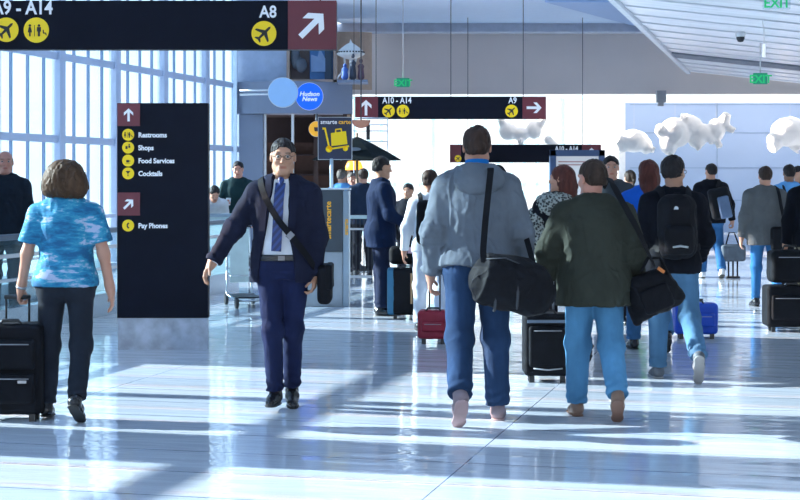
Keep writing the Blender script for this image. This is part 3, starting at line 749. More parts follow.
# pendant lamp and camera dome on the metal ceiling
Yp = 27; X_ = px(764,Yp); cz_ = czp(X_-.25*Yp)
root = empty('pendant_lamp', (X_, Yp, pz(57,Yp)), 0, 'slim white tubular lamp hanging from the right metal ceiling', 'lamp')
b = MB(); b.tube([(0,0,0),(0,0,.22)], .028, 14); b.build('lamp_tube', emis('white_lamp', (.9,.92,.95), .35), root)
b = MB(); b.tube([(0,0,.2),(0,0,.5),(-.02,0,.56),(-.02,0,cz_-pz(57,Yp))], .010, 8); b.build('stem', mat('white_stem', (.8,.8,.82), .4), root)
Yc = 30; X_ = px(740.5,Yc); cz_ = czp(X_-.25*Yc)
root = empty('security_camera', (X_, Yc, cz_), 0, 'dark dome security camera under the right metal ceiling', 'camera')
b = MB(); b.lathe([(.001,-.19),(.05,-.18),(.075,-.13),(.08,-.08)], n=20); b.build('dome', M_darkmetal, root)
b = MB(); b.lathe([(.085,-.09),(.095,-.05),(.09,0),(.001,0)], n=20); b.build('housing', M_steel, root)

# inflated white sculptures hung before the far wall
M_cloud = mat('white_inflated_fabric', (.86,.86,.84), .75, var=.04, nscale=3, bump=.3, bscale=6)
M_open = mat('cream_fabric_mouth', (.62,.58,.50), .8)
def sculpture(Y, blobs, mouths, label, wires):
    cx = px(blobs[0][0],Y); root = empty('hanging_sculpture', (cx, Y, pz(blobs[0][1],Y)), 0, label, 'sculpture', 'white hanging sculptures')
    u = Y/FPX; oz = pz(blobs[0][1],Y)
    def Q(x, y, dy=0): return Vector((px(x,Y)-cx, dy, pz(y,Y)-oz))
    pr = []
    for x, y, rx, rz, dy in blobs: pr.append(ell(Q(x,y,dy*u), (rx*u, (rx+rz)/2*u*.8, rz*u), .05))
    for x, y, x2, y2, r1_, r2_ in mouths: pr.append(cap(Q(x,y,-2*u), Q(x2,y2,-5*u), r1_*u, r2_*u, .05, flat=True))
    for x, y, x2, y2, r1_, r2_ in mouths: pr.append(cap(Q(x2,y2,-5*u)+(Q(x,y,-2*u)-Q(x2,y2,-5*u))*.25, Q(x2,y2,-5*u)+(Q(x2,y2,-5*u)-Q(x,y,-2*u))*.3, r2_*u*.72, r2_*u*.8, .02, op='sub'))
    sdf_obj('inflated_body', pr, .028, M_cloud, root, fabric_noise(.012, 3, (1,1,1)))
    for x, y in wires:
        w = MB(); w.tube([Q(x,y), Vector((px(x,Y)-cx, 0, 5.72-oz))], .004, 6); w.build('wire', M_steel, root)
sculpture(46.4, [(634,141,15,11.5,0),(622,144,7,9,0),(646,146,6,8,0)], [(622,142,616,139,5,4.5),(648,148,653,150,3,3)], 'small round white hanging sculpture, left end of the row before the blue wall', [(634,133)])
sculpture(46.1, [(675,133,16,15,0),(690,127,13,12,2),(703,133,11,9,0),(716,130,9,11,0),(668,145,9,9,-2),(697,140,9,8,0),(724,122,6,7,0)], [(662,132,657,128,6,5),(684,120,684,115,5,4),(670,148,669,154,6,4),(709,136,712,143,4,3.5),(724,122,726,114,5,4),(694,143,699,149,3,3),(716,140,719,147,3,3),(728,128,733,131,4,3)], 'widest knobbly white hanging sculpture with many small spouts, before the blue wall', [(675,125),(716,125)])
sculpture(46.2, [(790,132,19,15,0),(806,136,18,14,0),(776,140,9,9,0)], [(776,144,770,148,6,6),(793,146,799,152,4,3.5)], 'large smooth white hanging sculpture cut by the right edge of the picture', [(790,122)])
sculpture(46.3, [(508,131,9,9,0),(521,134,9,7,0),(534,130,8,9,0)], [(540,124,544,118,4,3),(503,124,500,119,4,3),(521,138,520,143,3,3),(548,140,556,147,4,3)], 'faint white hanging sculpture above the farthest sign, against the bright windows', [(521,130)])
# ------------------------------------------------------------------ pylon sign
Yp = 14.6
xa, xb = px(117,Yp), px(208,Yp)
root = empty('directory_sign', ((xa+xb)/2, Yp+.2, 0), 0, 'tall navy free-standing sign listing Restrooms, Shops, Food Services, Cocktails and Pay Phones', 'sign')
W = xb-xa; ox = (xa+xb)/2
b = MB(); b.box2((-W/2+.005,-.19,0),(W/2-.005,-.06,.29)); b.build('stone_base', mat('polished_grey_stone', (.42,.45,.52), .12, var=.22, nscale=9, coat=.5), root)
b = MB(); b.box2((-W/2,-.2,.29),(W/2,-.06,pz(103,Yp))); b.build('sign_panel', M_navy, root, .005)
u = Yp/FPX
def TP(x, y): return (px(x,Yp)-ox, -.202, pz(y,Yp))
for y0, y1, rt in ((103.5,126,0),(192.5,215.5,-math.pi/4)):
    q = MB(); a0 = TP(117.6,y1); a1 = TP(140,y0); q.box2((a0[0],-.208,a0[2]),(a1[0],-.2,a1[2])); ap = q.build('arrow_panel', M_maroon, root)
    a = MB(); a.prism(fat_arrow(), -.216, -.209, (a0[0]+a1[0])/2, (a0[2]+a1[2])/2, 22*u*.55, rt); a.build('arrow', M_white, ap)
for y, s_, kd in ((134.8,'Restrooms','toilets'),(147.6,'Shops','shop'),(160.6,'Food Services','food'),(173.4,'Cocktails','glass'),(225.5,'Pay Phones','phone')):
    t = TP(128.3,y); disc_icon(root, t[0], t[1], t[2], 5.9*u, kd)
    t = TP(138.3,y+2.5); text_mesh(s_, 6.9*u, M_white, 'lettering', root, t, bold=.03, sx=.93)

# ------------------------------------------------------------------ glass balustrade along the moving walkway
def balustrade(c, s0, s1, label, h=1.0, step=1.9, frame=M_steel):
    p = hp(c, (s0+s1)/2); root = empty('glass_balustrade', p, 0, label, 'balustrade'); 
    def hb2(b, c_, a, b_, z0, z1, th): 
        hrun(b, c_, a, b_, z0, z1, th); return b
    def loc(b): b.v = [(v[0]-p.x, v[1]-p.y, v[2]) for v in b.v]; return b
    b = MB(); hb2(b, c, s0, s1, h-.06, h, .10); loc(b).build('handrail', mat('dark_handrail', (.10,.13,.17), .35), root, .015)
    b = MB(); hb2(b, c, s0, s1, 0, .26, .16); loc(b).build('skirt', mat('brushed_skirt', (.42,.50,.56), .25, .8), root)
    b = MB(); hb2(b, c, s0, s1, h-.24, h-.2, .04); hb2(b, c, s0, s1, .52, .55, .04); loc(b).build('glass_bar', frame, root)
    s_ = s0
    while s_ < s1-.3:
        e = min(s_+step, s1); g = MB(); hb2(g, c, s_+.04, e-.04, .26, h-.06, .014); loc(g).build('pane', M_clear, root)
        q = MB(); hbox(q, c, s_, h/2, (.05,.04,h)); loc(q).build('post', frame, root); s_ = e
    q = MB(); hbox(q, c, s1, h/2, (.12,.10,h)); loc(q).build('newel', frame, root)
balustrade(-8.0, 8, 22.6, 'near glass balustrade with dark handrail, left of the tall navy sign and behind it')
balustrade(-9.9, 8, 22.6, 'farther glass balustrade, on the window side of the moving walkway')
b = MB(); P4 = [hp(-9.8,8,.012), hp(-8.1,8,.012), hp(-8.1,22.4,.012), hp(-9.8,22.4,.012)]; b.add(P4+[p-Vector((0,0,.012)) for p in P4], [(0,1,2,3),(7,6,5,4),(0,4,5,1),(1,5,6,2),(2,6,7,3),(3,7,4,0)])
props(b.build('walkway_belt', mat('ribbed_walkway_rubber', (.10,.12,.14), .5, stretch=(1,30,1))), 'dark ribbed moving walkway belt between the two glass balustrades', 'moving walkway')
# counter on which the man with the cup leans
Yk = 24.8
root = empty('standing_counter', (px(222,Yk), Yk, 0), 0, 'grey counter ledge behind the tall navy sign where a man rests his cup', 'counter')
b = MB(); b.box2((-.75,-.18,.98),(.42,.18,1.03)); b.build('ledge', mat('slate_ledge', (.16,.22,.28), .35), root, .01)
b = MB(); b.box2((-.72,-.10,0),(.40,.10,.98)); b.build('panel', mat('teal_grey_panel', (.30,.42,.46), .4), root)

# ------------------------------------------------------------------ baggage cart
def tubes(name, lst, r, m, parent):
    b = MB()
    for l in lst: b.tube(l, r, 8)
    return b.build(name, m, parent)
Yb = 19.7; root = empty('baggage_cart', (px(245,Yb), Yb, 0), 0.3, 'empty chrome baggage cart with a pale green upright panel, left of the striding suited man', 'cart')
g_ = MB(); g_.box((0,.355,.60),(.24,.02,.66)); g_.build('advert_panel', mat('pale_green_panel', (.62,.74,.74), .5), root, .004)
tubes('frame', [[(-.16,-.35,.09),(-.16,.35,.12),(-.14,.42,.95),(.14,.42,.95),(.16,.35,.12),(.16,-.35,.09),(-.16,-.35,.09)],[(-.16,0,.10),(.16,0,.10)],[(-.15,.37,.45),(.15,.37,.45)],[(-.15,.36,.62),(.15,.36,.62)]], .013, M_steel, root)
tubes('basket', [[(x,.37,.45),(x,.37,.62)] for x in (-.1,-.05,0,.05,.1)]+[[(-.13,.2,.36),(.13,.2,.36),(.13,.38,.36),(-.13,.38,.36),(-.13,.2,.36)]], .006, M_steel, root)
b = MB(); b.box((0,-.02,.125),(.30,.62,.02)); b.build('deck', M_darkmetal, root, .005)
b = MB(); b.tube([(-.16,.43,.96),(.16,.43,.96)], .02, 10); b.build('handle', mat('black_grip', (.02,.02,.02), .6), root)
for x in (-.17,.17):
    for y in (-.33,.33):
        b = MB(); b.disc((x,y,.065),.065,.035,'X',24); b.build('wheel', mat('cart_wheel', (.03,.03,.035), .5) if 'cart_wheel' not in bpy.data.materials else bpy.data.materials['cart_wheel'], root)

# ------------------------------------------------------------------ baggage cart dispenser with lettering
Ys = 19.6
M_org = emis('orange_yellow_lettering', (.95,.48,.03), .12)
root = empty('cart_dispenser', (px(331,Ys), Ys, 0), 0, 'dark grey baggage cart dispenser cabinet with an orange sideways word', 'dispenser')
ox = px(331,Ys); h = pz(190,Ys)
b = MB(); b.box2((px(300,Ys)-ox,0,0),(px(343,Ys)-ox,.5,h*.47)); b.build('lower_cabinet', mat('light_grey_enamel', (.38,.42,.46), .4), root, .01)
b = MB(); b.box2((px(318,Ys)-ox,-.02,h*.47),(px(343,Ys)-ox,.5,h)); b.build('front_panel', mat('slate_enamel', (.055,.075,.095), .4), root, .008)
b = MB(); b.box2((px(343.2,Ys)-ox,-.02,0),(px(349,Ys)-ox,.5,h-.01)); b.build('side_panel', mat('silver_blue_enamel', (.34,.42,.50), .35), root, .006)
b = MB(); b.box2((px(316,Ys)-ox,-.04,h-.0),(px(350,Ys)-ox,.52,h+.02)); b.build('lid', mat('pale_lid', (.55,.6,.64), .4), root)
text_mesh('smartecarte', .095, M_org, 'lettering', root, (px(331,Ys)-ox,-.024,h-.60), rot=(math.pi/2,-math.pi/2,0), bold=.02)
text_mesh('smarte', .07, M_org, 'lettering', root, (px(348,Ys)-ox,-.026,h-.55), rot=(math.pi/2,-math.pi/2,0), bold=.02)
Yq = Ys+.25
root = empty('cart_sign', (px(331.5,Yq), Yq, h+.025), 0, 'small navy sign on a pole picturing a yellow baggage cart', 'sign'); ox = px(331.5,Yq); oz = h+.02
b = MB(); b.tube([(0,0,0),(0,0,pz(159,Yq)-oz)], .022, 12); b.build('pole', mat('pale_blue_pole', (.5,.62,.72), .35), root)
x0, x1, z0, z1 = px(318.5,Yq)-ox, px(351.5,Yq)-ox, pz(159.5,Yq)-oz, pz(118,Yq)-oz
b = MB(); b.box2((x0-.008,.0,z0-.008),(x1+.008,.05,z1+.008)); b.build('sign_frame', mat('silver_sign_frame', (.45,.5,.55), .35, .5), root)
b = MB(); b.box2((x0,-.012,z0),(x1,.0,z1)); b.build('sign_face', mat('navy_face', (.012,.025,.07), .35), root)
u = Yq/FPX
b = MB(); y0, y1 = -.022, -.013
def q_(x, y): return ((px(x,Yq)-ox), pz(y,Yq)-oz)
def stroke(b, A, B, w):
    A = Vector(q_(*A)); B = Vector(q_(*B)); d = (B-A).normalized(); n = Vector((-d.y,d.x))*w/2
    pts = [A+n, A-n, B-n, B+n]; b.prism([(p.x,p.y) for p in pts], y0, y1)
stroke(b, (322.5,129),(325.5,129), 2*u); stroke(b, (325,128.5),(329.5,149), 1.7*u); stroke(b, (329,149.5),(349,146.5), 1.7*u)
A = [q_(331,133.5),q_(346,131.5),q_(347.5,144.5),q_(331.5,146.5)]; b.prism(A[::-1], y0, y1)
stroke(b, (335.5,133),(335.8,129.8), 1.2*u); stroke(b, (335.3,130),(341.5,129.2), 1.2*u); stroke(b, (341,129),(341.6,132), 1.2*u)
for x, y, r in ((329,149.5,3.3),(345.5,149,2.6)): c = q_(x,y); b.tube([(c[0],y0,c[1]),(c[0],y1,c[1])], r*u, 20)
b.build('cart_symbol', M_yellow, root)
t = q_(320.5,124.3); text_mesh('smarte', 4.3*u/.72, M_white, 'lettering', root, (t[0],-.014,t[1]), bold=.015)
t = q_(338.5,124.3); text_mesh('carte', 4.3*u/.72, M_org, 'lettering', root, (t[0],-.014,t[1]), bold=.015)

# ------------------------------------------------------------------ newsstand shop block
Yh = 34
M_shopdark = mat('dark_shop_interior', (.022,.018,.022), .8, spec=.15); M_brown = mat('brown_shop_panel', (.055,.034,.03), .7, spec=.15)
XL, XR = px(237,Yh), px(352,Yh)
b = MB(); n = 16
for i in range(n):                     # gently bowed fascia band
    def fx(t): return XL+(XR-XL)*t, Yh-.5*math.sin(math.pi*min(1,t*.9+.1))
    (xa_, ya), (xb_, yb) = fx(i/n), fx((i+1)/n)
    z0, z1 = 2.95, 3.62
    b.add([(xa_,ya,z0),(xb_,yb,z0),(xb_,yb,z1),(xa_,ya,z1),(xa_,Yh+.4,z0),(xb_,Yh+.4,z0),(xb_,Yh+.4,z1),(xa_,Yh+.4,z1)], [(0,1,2,3),(7,6,5,4),(0,4,5,1),(3,2,6,7)])
b.build('shop_fascia', M_grey); o = bpy.data.objects['shop_fascia']; props(o, 'bowed blue-grey fascia band over the newsstand entrance', 'fascia')
b = MB(); b.box2((XL,Yh,3.62),(px(288,Yh),Yh+.3,5.72)); props(b.build('wall_shop', mat('grey_blue_upper_wall', (.30,.37,.50), .6)), kind='structure').name = 'wall_left.002'
b = MB(); b.box2((px(240,Yh),Yh-.2,0),(px(264,Yh),Yh+.4,2.95)); props(b.build('column', M_grey, bevel=.02), 'broad grey square column behind the man with the cup', 'column')
b = MB(); b.box2((px(236.5,Yh)-.04,Yh-.3,0),(px(240,Yh)-.04,Yh-.15,5.72)); props(b.build('trim_6', mat('pale_corner_trim', (.6,.7,.8), .5)), kind='structure')
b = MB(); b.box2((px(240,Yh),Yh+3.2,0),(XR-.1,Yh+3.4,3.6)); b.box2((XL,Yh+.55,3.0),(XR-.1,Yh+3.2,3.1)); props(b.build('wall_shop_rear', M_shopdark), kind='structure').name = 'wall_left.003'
for i, (xa_, xb_, mm) in enumerate(((264,266.5,M_steel),(291.5,294,M_steel),(314,318,M_brown),(343,351,M_brown))):
    b = MB(); b.box2((px(xa_,Yh),Yh-.05,0),(px(xb_,Yh),Yh+.1,2.95)); o = props(b.build('door_post', mm), ['slim steel post beside the broad grey column at the shop entrance','slim steel post in the middle of the shop entrance','brown post right of the shop entrance','brown post behind the cafe umbrella'][i], 'post')
# shelving seen through the entrance
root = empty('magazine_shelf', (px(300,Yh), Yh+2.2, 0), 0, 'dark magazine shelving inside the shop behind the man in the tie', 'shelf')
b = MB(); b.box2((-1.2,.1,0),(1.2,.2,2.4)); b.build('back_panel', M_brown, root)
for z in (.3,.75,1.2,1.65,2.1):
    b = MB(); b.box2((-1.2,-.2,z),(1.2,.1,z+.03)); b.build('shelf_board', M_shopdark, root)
# framed blue display above the fascia
root = empty('display_case', (px(311,Yh), Yh-.3, 3.62), 0, 'brown framed display case with a blue panel above the shop fascia', 'display case'); ox = px(311,Yh)
z1 = 5.0
b = MB(); b.box2((px(287.5,Yh)-ox,0,0),(px(290.5,Yh)-ox,.4,z1-3.62)); b.box2((px(334,Yh)-ox,0,0),(px(337,Yh)-ox,.4,z1-3.62)); b.box2((px(287.5,Yh)-ox,0,z1-3.67),(px(337,Yh)-ox,.4,z1-3.62)); b.box2((px(287.5,Yh)-ox,0,0),(px(337,Yh)-ox,.4,.05)); b.build('frame', mat('tan_frame', (.28,.20,.16), .5), root)
b = MB(); b.box2((px(290,Yh)-ox,.34,0),(px(335,Yh)-ox,.4,z1-3.64)); b.build('back_board', mat('brown_board', (.16,.12,.11), .7), root)
b = MB(); b.box2((px(310,Yh)-ox,.20,.02),(px(333,Yh)-ox,.26,z1-3.7)); b.build('blue_panel', mat('deep_blue_panel', (.03,.12,.28), .5, var=.25, nscale=2), root)
b = MB(); b.box2((px(325,Yh)-ox,.15,.05),(px(332,Yh)-ox,.19,.75)); b.build('dark_panel', mat('dark_teal_panel', (.01,.03,.06), .5), root)
b = MB(); b.prism([(-.16,0),(.14,0),(.14,.28),(.02,.5),(-.02,.32),(-.16,.36)], .14, .2, px(319,Yh)-ox, .22); b.build('pictured_shape', mat('grey_blue_shape', (.14,.22,.36), .6), root)
pr = [ell((px(296,Yh)-ox,.1,.55),(.10,.08,.28),.05), ell((px(299,Yh)-ox,.05,.95),(.09,.08,.09),.05), ell((px(302,Yh)-ox,.05,.35),(.12,.1,.16),.05), cap((px(293,Yh)-ox,.1,.7),(px(303,Yh)-ox,.02,.75),.05,.04,.04)]
sdf_obj('statue', pr, .02, mat('dark_bronze', (.05,.06,.08), .5), root)
# miniature observation tower
root = empty('tower_model', (px(351,Yh), Yh-.25, 3.62), 0, 'large white model of a saucer-topped tower above the shop fascia', 'model tower')
k_ = .00
zt = pz(56,33.75)-3.62
b = MB()
for sx in (-1,1):
    b.tube([(sx*.22-.12,0,0),(sx*.09-.03,0,.55*zt),(sx*.13-.0,0,zt-.02)], .022, 10)
b.tube([(-.10,.1,0),(0,.05,.55*zt),(0,.0,zt)], .03, 10); b.build('leg', mat('white_model_paint', (.62,.62,.62), .5), root)
M_sauc = bpy.data.materials['white_model_paint']
b = MB(); b.lathe([(.001,zt-.08),(.11,zt-.06),(.26,zt+.01),(.30,zt+.04),(.285,zt+.07),(.25,zt+.12),(.19,zt+.17),(.1,zt+.24),(.03,zt+.28),(.001,zt+.36)], n=40); o = b.build('saucer', M_sauc, root)
b = MB()
for i in range(28):
    A_ = 2*math.pi*i/28; b.box((.283*math.cos(A_),.283*math.sin(A_),zt+.075),(.03,.035,.03), rz=A_)
b.build('window_band', M_black, o)
# dressed things on the ledge right of the tower
for i, (x, c, hh, lab) in enumerate(((345,(.05,.12,.4),.30,'small blue figure, left of three beside the white tower model'),(353,(.03,.04,.07),.55,'tall black figure, middle of three beside the white tower model'),(361,(.10,.05,.08),.42,'dark maroon figure on the ledge, right of three by the white tower model'))):
    r_ = empty('figurine', (px(x,33.4), 33.35, 3.685), 0, lab, 'figurine', 'figurines on the shop ledge')
    mm = mat('figurine_cloth_%s' % 'abc'[i], c, .7)
    sdf_obj('robe', [cap((0,0,.02),(0,0,hh*.6),.075,.045,.03), cap((-.04,0,hh*.55),(.04,0,hh*.55),.03,.03,.03)], .012, mm, r_)
    sdf_obj('figurine_head', [ell((0,0,hh*.82),(.04,.04,.05),.01)], .012, mm, r_)
b = MB(); b.box2((px(338,33.4),33.0,3.56),(px(368,33.4),33.7,3.62)); props(b.build('display_ledge', M_grey), 'narrow grey display ledge right of the shop fascia', 'ledge')
b = MB(); n = 12
for i in range(n):                  # curved beige partition
    a0, a1 = -1.2+2.0*i/n, -1.2+2.0*(i+1)/n; c = (px(352,42.3),42.3)
    p = [(c[0]+.75*math.sin(a), c[1]-.75*math.cos(a)) for a in (a0,a1)]; p2 = [(c[0]+.65*math.sin(a), c[1]-.65*math.cos(a)) for a in (a0,a1)]
    b.add([(*p[0],3.9),(*p[1],3.9),(*p[1],5.4),(*p[0],5.4),(*p2[0],3.9),(*p2[1],3.9),(*p2[1],5.4),(*p2[0],5.4)], [(0,1,2,3),(7,6,5,4),(0,4,5,1),(3,2,6,7)])
props(b.build('wall_partition', mat('beige_partition', (.50,.38,.30), .7)), kind='structure').name = 'wall_far.001'
# round shop signs
def round_sign(x, y, r, Y, face, label, glow=0):
    u = Y/FPX; root = empty('round_sign', (px(x,Y), Y, pz(y,Y)), 0, label, 'sign', 'round shop signs')
    b = MB(); b.disc((0,0,0), r*u, .10); b.build('sign_disc', face, root)
    b = MB(); b.disc((0,.01,0), r*u*1.04, .06); b.build('rim', M_steel, root)
    return root, u
r_, u = round_sign(283, 92.5, 14.6, 32.2, mat('pale_blue_disc', (.28,.46,.72), .4, var=.02), 'plain pale blue round sign, left of the two on the shop')
b = MB(); b.tube([(px(240,33)-px(283,33),.2,.05),(-.25,.05,.05)], .02, 8); b.tube([(px(240,33)-px(283,33),.2,-.03),(-.25,.05,-.03)], .02, 8); b.build('bracket_arm', M_steel, r_)
b = MB(); b.tube([(0,.04,0),(0,.85,0)], .03, 8); b.build('bracket_arm', M_steel, r_)
r_, u = round_sign(309.5, 96.5, 13.4, 32.5, emis('bright_blue_disc', (.0,.10,.80), .45), 'bright blue round Hudson News sign, right of the two on the shop')
for s_, dz in (('Hudson', .4), ('News', -4.6)): text_mesh(s_, 6.3*u, M_white, 'lettering', r_, (0,-.056,dz*u), 'CENTER', bold=.02, shear=.25)
b = MB(); b.tube([(0,.04,0),(0,1.03,0)], .03, 8); b.build('bracket_arm', M_steel, r_)
r_, u = round_sign(316.5, 129, 7.5, 31, emis('orange_disc', (.85,.38,.02), .25), 'small orange round sign tucked behind the navy baggage cart sign'); r_['group'] = 'round shop signs'
b = MB(); b.prism([(-.3,.2),(.3,.2),(.2,-.3),(-.2,-.3)], -.06, -.05, 0, 0, 8*u); b.build('symbol', M_brown, r_)
b = MB(); b.tube([(0,.04,0),(0,.04,2.82-pz(129,31))], .02, 8); b.tube([(0,.04,2.82-pz(129,31)),(0,3.3,2.82-pz(129,31))], .02, 8); b.build('bracket_arm', M_darkmetal, r_)
# red oval cafe sign and pale cafe equipment behind the umbrella
Y_ = 30.5; u = Y_/FPX
root = empty('cafe_sign', (px(361,Y_), Y_, pz(120,Y_)), 0, 'brick red half-round cafe sign under the middle overhead sign', 'sign')
b = MB(); b.prism([(math.cos(a)*9.5*u, math.sin(a)*8*u) for a in [math.pi+math.pi*i/16 for i in range(17)]], 0, .06); b.build('sign_face', mat('brick_red_face', (.35,.10,.06), .5), root)
b = MB(); b.prism([(math.cos(a)*8.2*u, math.sin(a)*6.7*u-.01) for a in [math.pi+math.pi*i/16 for i in range(17)]], -.01, 0); b.build('inner_face', mat('dull_red_face', (.5,.2,.12), .5), root)
b = MB(); b.tube([(0,.03,0),(0,.03,5.72-pz(120,Y_))], .012, 8); b.build('hanger_rod', M_darkmetal, root)
root = empty('menu_rack', (px(372,31), 31, 0), 0, 'pale wire rack with hanging bits behind the black umbrella', 'rack')
tubes('rack_bars', [[(x,0,0),(x,0,2.75)] for x in (-.35,.3)]+[[(-.35,0,z),(.3,0,z)] for z in (2.3,2.5,2.62,2.75)], .012, mat('pale_rack', (.45,.5,.55), .5), root)
b = MB(); b.box2((-.11,-.03,2.33),(-.04,.03,2.62)); b.build('hanging_tag', M_black, root)
# cafe umbrella
Yu = 27.5; xc = px(357,Yu); u = Yu/FPX
root = empty('patio_umbrella', (xc, Yu, 0), 0, 'black cafe umbrella with an oval emblem, open behind the man in the navy blazer', 'umbrella')
M_can = mat('black_green_canvas', (.006,.009,.010), .8, bump=.2, spec=.1)
b = MB(); zt, ze, R_ = pz(136.5,Yu), pz(160,Yu), 48*u; n = 8
for k in range(n):
    a0, a1 = 2*math.pi*(k+.5)/n, 2*math.pi*(k+1.5)/n
    rows = []
    for t in (0,.08,.35,.7,1):
        z = zt-(zt-ze)*(t**1.15); rows.append([(R_*t*((1-v)*math.cos(a0)+v*math.cos(a1)), R_*t*((1-v)*math.sin(a0)+v*math.sin(a1)), z-.03*math.sin(math.pi*v)*0) for v in (0,.5,1)])
    V = [p for r in rows for p in r]; F = [(i*3+j,i*3+j+1,i*3+j+4,i*3+j+3) for i in range(4) for j in range(2)]; b.add(V, F)
o = b.build('canopy', M_can, root); s_ = o.modifiers.new('solid', 'SOLIDIFY'); s_.thickness = .006
b = MB(); b.tube([(0,0,.05),(0,0,zt+.06)], .022, 12); b.build('pole', mat('umbrella_pole', (.3,.22,.15), .5), root)
b = MB(); b.lathe([(.25,0),(.25,.05),(.05,.09),(.03,.25),(.001,.25)], n=24); b.build('umbrella_base', M_darkmetal, root)
for k in range(8):
    A_ = 2*math.pi*(k+.5)/8; b = MB(); b.tube([(0,0,zt-.02),(R_*.97*math.cos(A_),R_*.97*math.sin(A_),ze+.0)], .007, 6); b.build('rib', M_darkmetal, root)
b = MB(); b.prism([(math.cos(2*math.pi*i/24)*6*u, math.sin(2*math.pi*i/24)*3.6*u) for i in range(24)], -.004, .004); o = b.build('emblem', mat('grey_emblem', (.12,.13,.14), .6), root)
o.location = (px(355.5,Yu)-xc+.0, -R_*.64, zt-(zt-ze)*.64+.03); o.rotation_euler = (-math.radians(62),0,0)
# warm hanging lamp in the cafe
root = empty('pendant_lamp', (px(354,31.5), 31.5, pz(170,31.5)), 0, 'glowing orange shallow dome lamp hanging in the cafe under the umbrella', 'lamp')
b = MB(); b.lathe([(.17,0),(.175,.06),(.14,.15),(.08,.2),(.02,.22)], n=28); b.build('lamp_shade', emis('glowing_orange_shade', (1.0,.42,.03), 1.3), root)
b = MB(); b.tube([(0,0,.2),(0,0,5.72-pz(170,31.5))], .006, 6); b.build('cord', M_black, root)
# cafe railing
Yr = 24
def rail(xa_, xb_, Y, label):
    x0, x1 = px(xa_,Y), px(xb_,Y); root = empty('cafe_railing', ((x0+x1)/2, Y, 0), 0, label, 'railing'); w = (x1-x0)/2
    b = MB(); b.box2((-w,-.05,.97),(w,.05,1.02)); b.build('top_rail', mat('pale_top_rail', (.40,.50,.52), .4) if 'pale_top_rail' not in bpy.data.materials else bpy.data.materials['pale_top_rail'], root)
    b = MB(); b.box2((-w,-.02,.08),(w,.02,.12)); b.build('lower_rail', M_steel, root)
    b = MB(); b.box2((-w,-.02,.80),(w,.02,.83)); b.build('middle_rail', M_steel, root)
    n = 9
    for i in range(n):
        b = MB(); x = -w+2*w*i/(n-1); b.box2((x-.008,-.01,.0 if i in (0,n-1) else .1),(x+.008,.01,.97)); b.build('baluster', M_darkmetal, root)
rail(340, 372, Yr, 'cafe railing with pale top rail between the dispenser and the man in the navy blazer')
# back wall of the cafe
b = MB(); b.box2((px(316,36.9),36.9,0),(px(350,36.9),37.2,2.9)); props(b.build('wall_cafe', M_brown), kind='structure').name = 'wall_left.004'
b = MB(); b.box2((px(347,33),33,0),(px(350,33),33.1,2.9)); props(b.build('wood_post', mat('tan_wood_post', (.30,.18,.11), .5)), 'tan wooden post in the cafe under the umbrella', 'post')
# advertising stand right of the hooded man
Yd = 26; root = empty('information_board', (px(578,Yd), Yd, 0), 0, 'dark blue framed information board behind the man in the green jacket', 'board')
ox = px(578,Yd)
b = MB(); z0, z1 = .35, pz(150,Yd); xa_, xb_ = px(550,Yd)-ox, px(605,Yd)-ox
for q in (((xa_,0,0),(xa_+.10,.14,z1)),((xb_-.10,0,0),(xb_,.14,z1)),((xa_,0,z1-.10),(xb_,.14,z1)),((xa_,0,z0-.1),(xb_,.14,z0))): b.box2(*q)
b.build('frame', mat('dark_blue_frame', (.03,.06,.14), .4), root, .005)
b = MB(); b.box2((xa_+.1,.05,z0),(xb_-.1,.09,z1-.1)); sp = b.build('poster', emis('pale_lit_poster', (.62,.60,.60), .25), root)
b = MB()
for i, (w, dz) in enumerate(((.5,.04),(.42,.09))): b.box2((xa_+.14,.04,z1-.14-dz-.02),(xa_+.14+w,.05,z1-.14-dz))
b.build('printed_lines', mat('faded_red_print', (.45,.25,.25), .6), sp)
# ------------------------------------------------------------------ clothing helpers
SK = {'fair': skin_mat('fair_skin', (.50,.25,.17), (.10,.06,.04)), 'tan': skin_mat('tan_skin', (.46,.24,.15), (.02,.015,.012)),
      'pink': skin_mat('ruddy_skin', (.55,.25,.18), (.12,.07,.05)), 'dark': skin_mat('brown_skin', (.22,.11,.07), (.01,.01,.01))}
def hmat(n, c): return mat(n, c, .6, var=.35, nscale=30, bump=.5, bscale=90, stretch=(1,1,.2), spec=.25)
HM = {'brown': hmat('brown_hair', (.036,.018,.013)), 'dark': hmat('dark_hair', (.014,.011,.012)), 'auburn': hmat('auburn_hair', (.085,.022,.016)),
      'bob_brown': hmat('bob_brown_hair', (.060,.030,.014)), 'grey': hmat('greying_hair', (.13,.11,.10)), 'chest': hmat('chestnut_hair', (.034,.019,.013))}  # the bob is an even warm brown with random streaks
def jeans(name, c, v=.3): return mat(name, c, .85, var=v, nscale=5, bump=.35, bscale=260, stretch=(1,1,.5), spec=.15)
def cloth(name, c, v=.12, b=.3, r=.85): return mat(name, c, r, var=v, nscale=7, bump=b, bscale=180, spec=.15)
M_sole = mat('pale_shoe_sole', (.40,.38,.37), .7); M_solebrown = mat('brown_shoe_sole', (.20,.11,.08), .7); M_solek = mat('black_shoe_sole', (.02,.02,.02), .6)
M_blackshoe = mat('black_leather', (.015,.015,.018), .25, var=.05); M_blackbag = cloth('black_nylon', (.0065,.007,.010), .2, .35, .7)
M_blackpl = mat('black_plastic', (.015,.015,.018), .35); M_zip = mat('zip_metal', (.4,.4,.42), .35, .8)

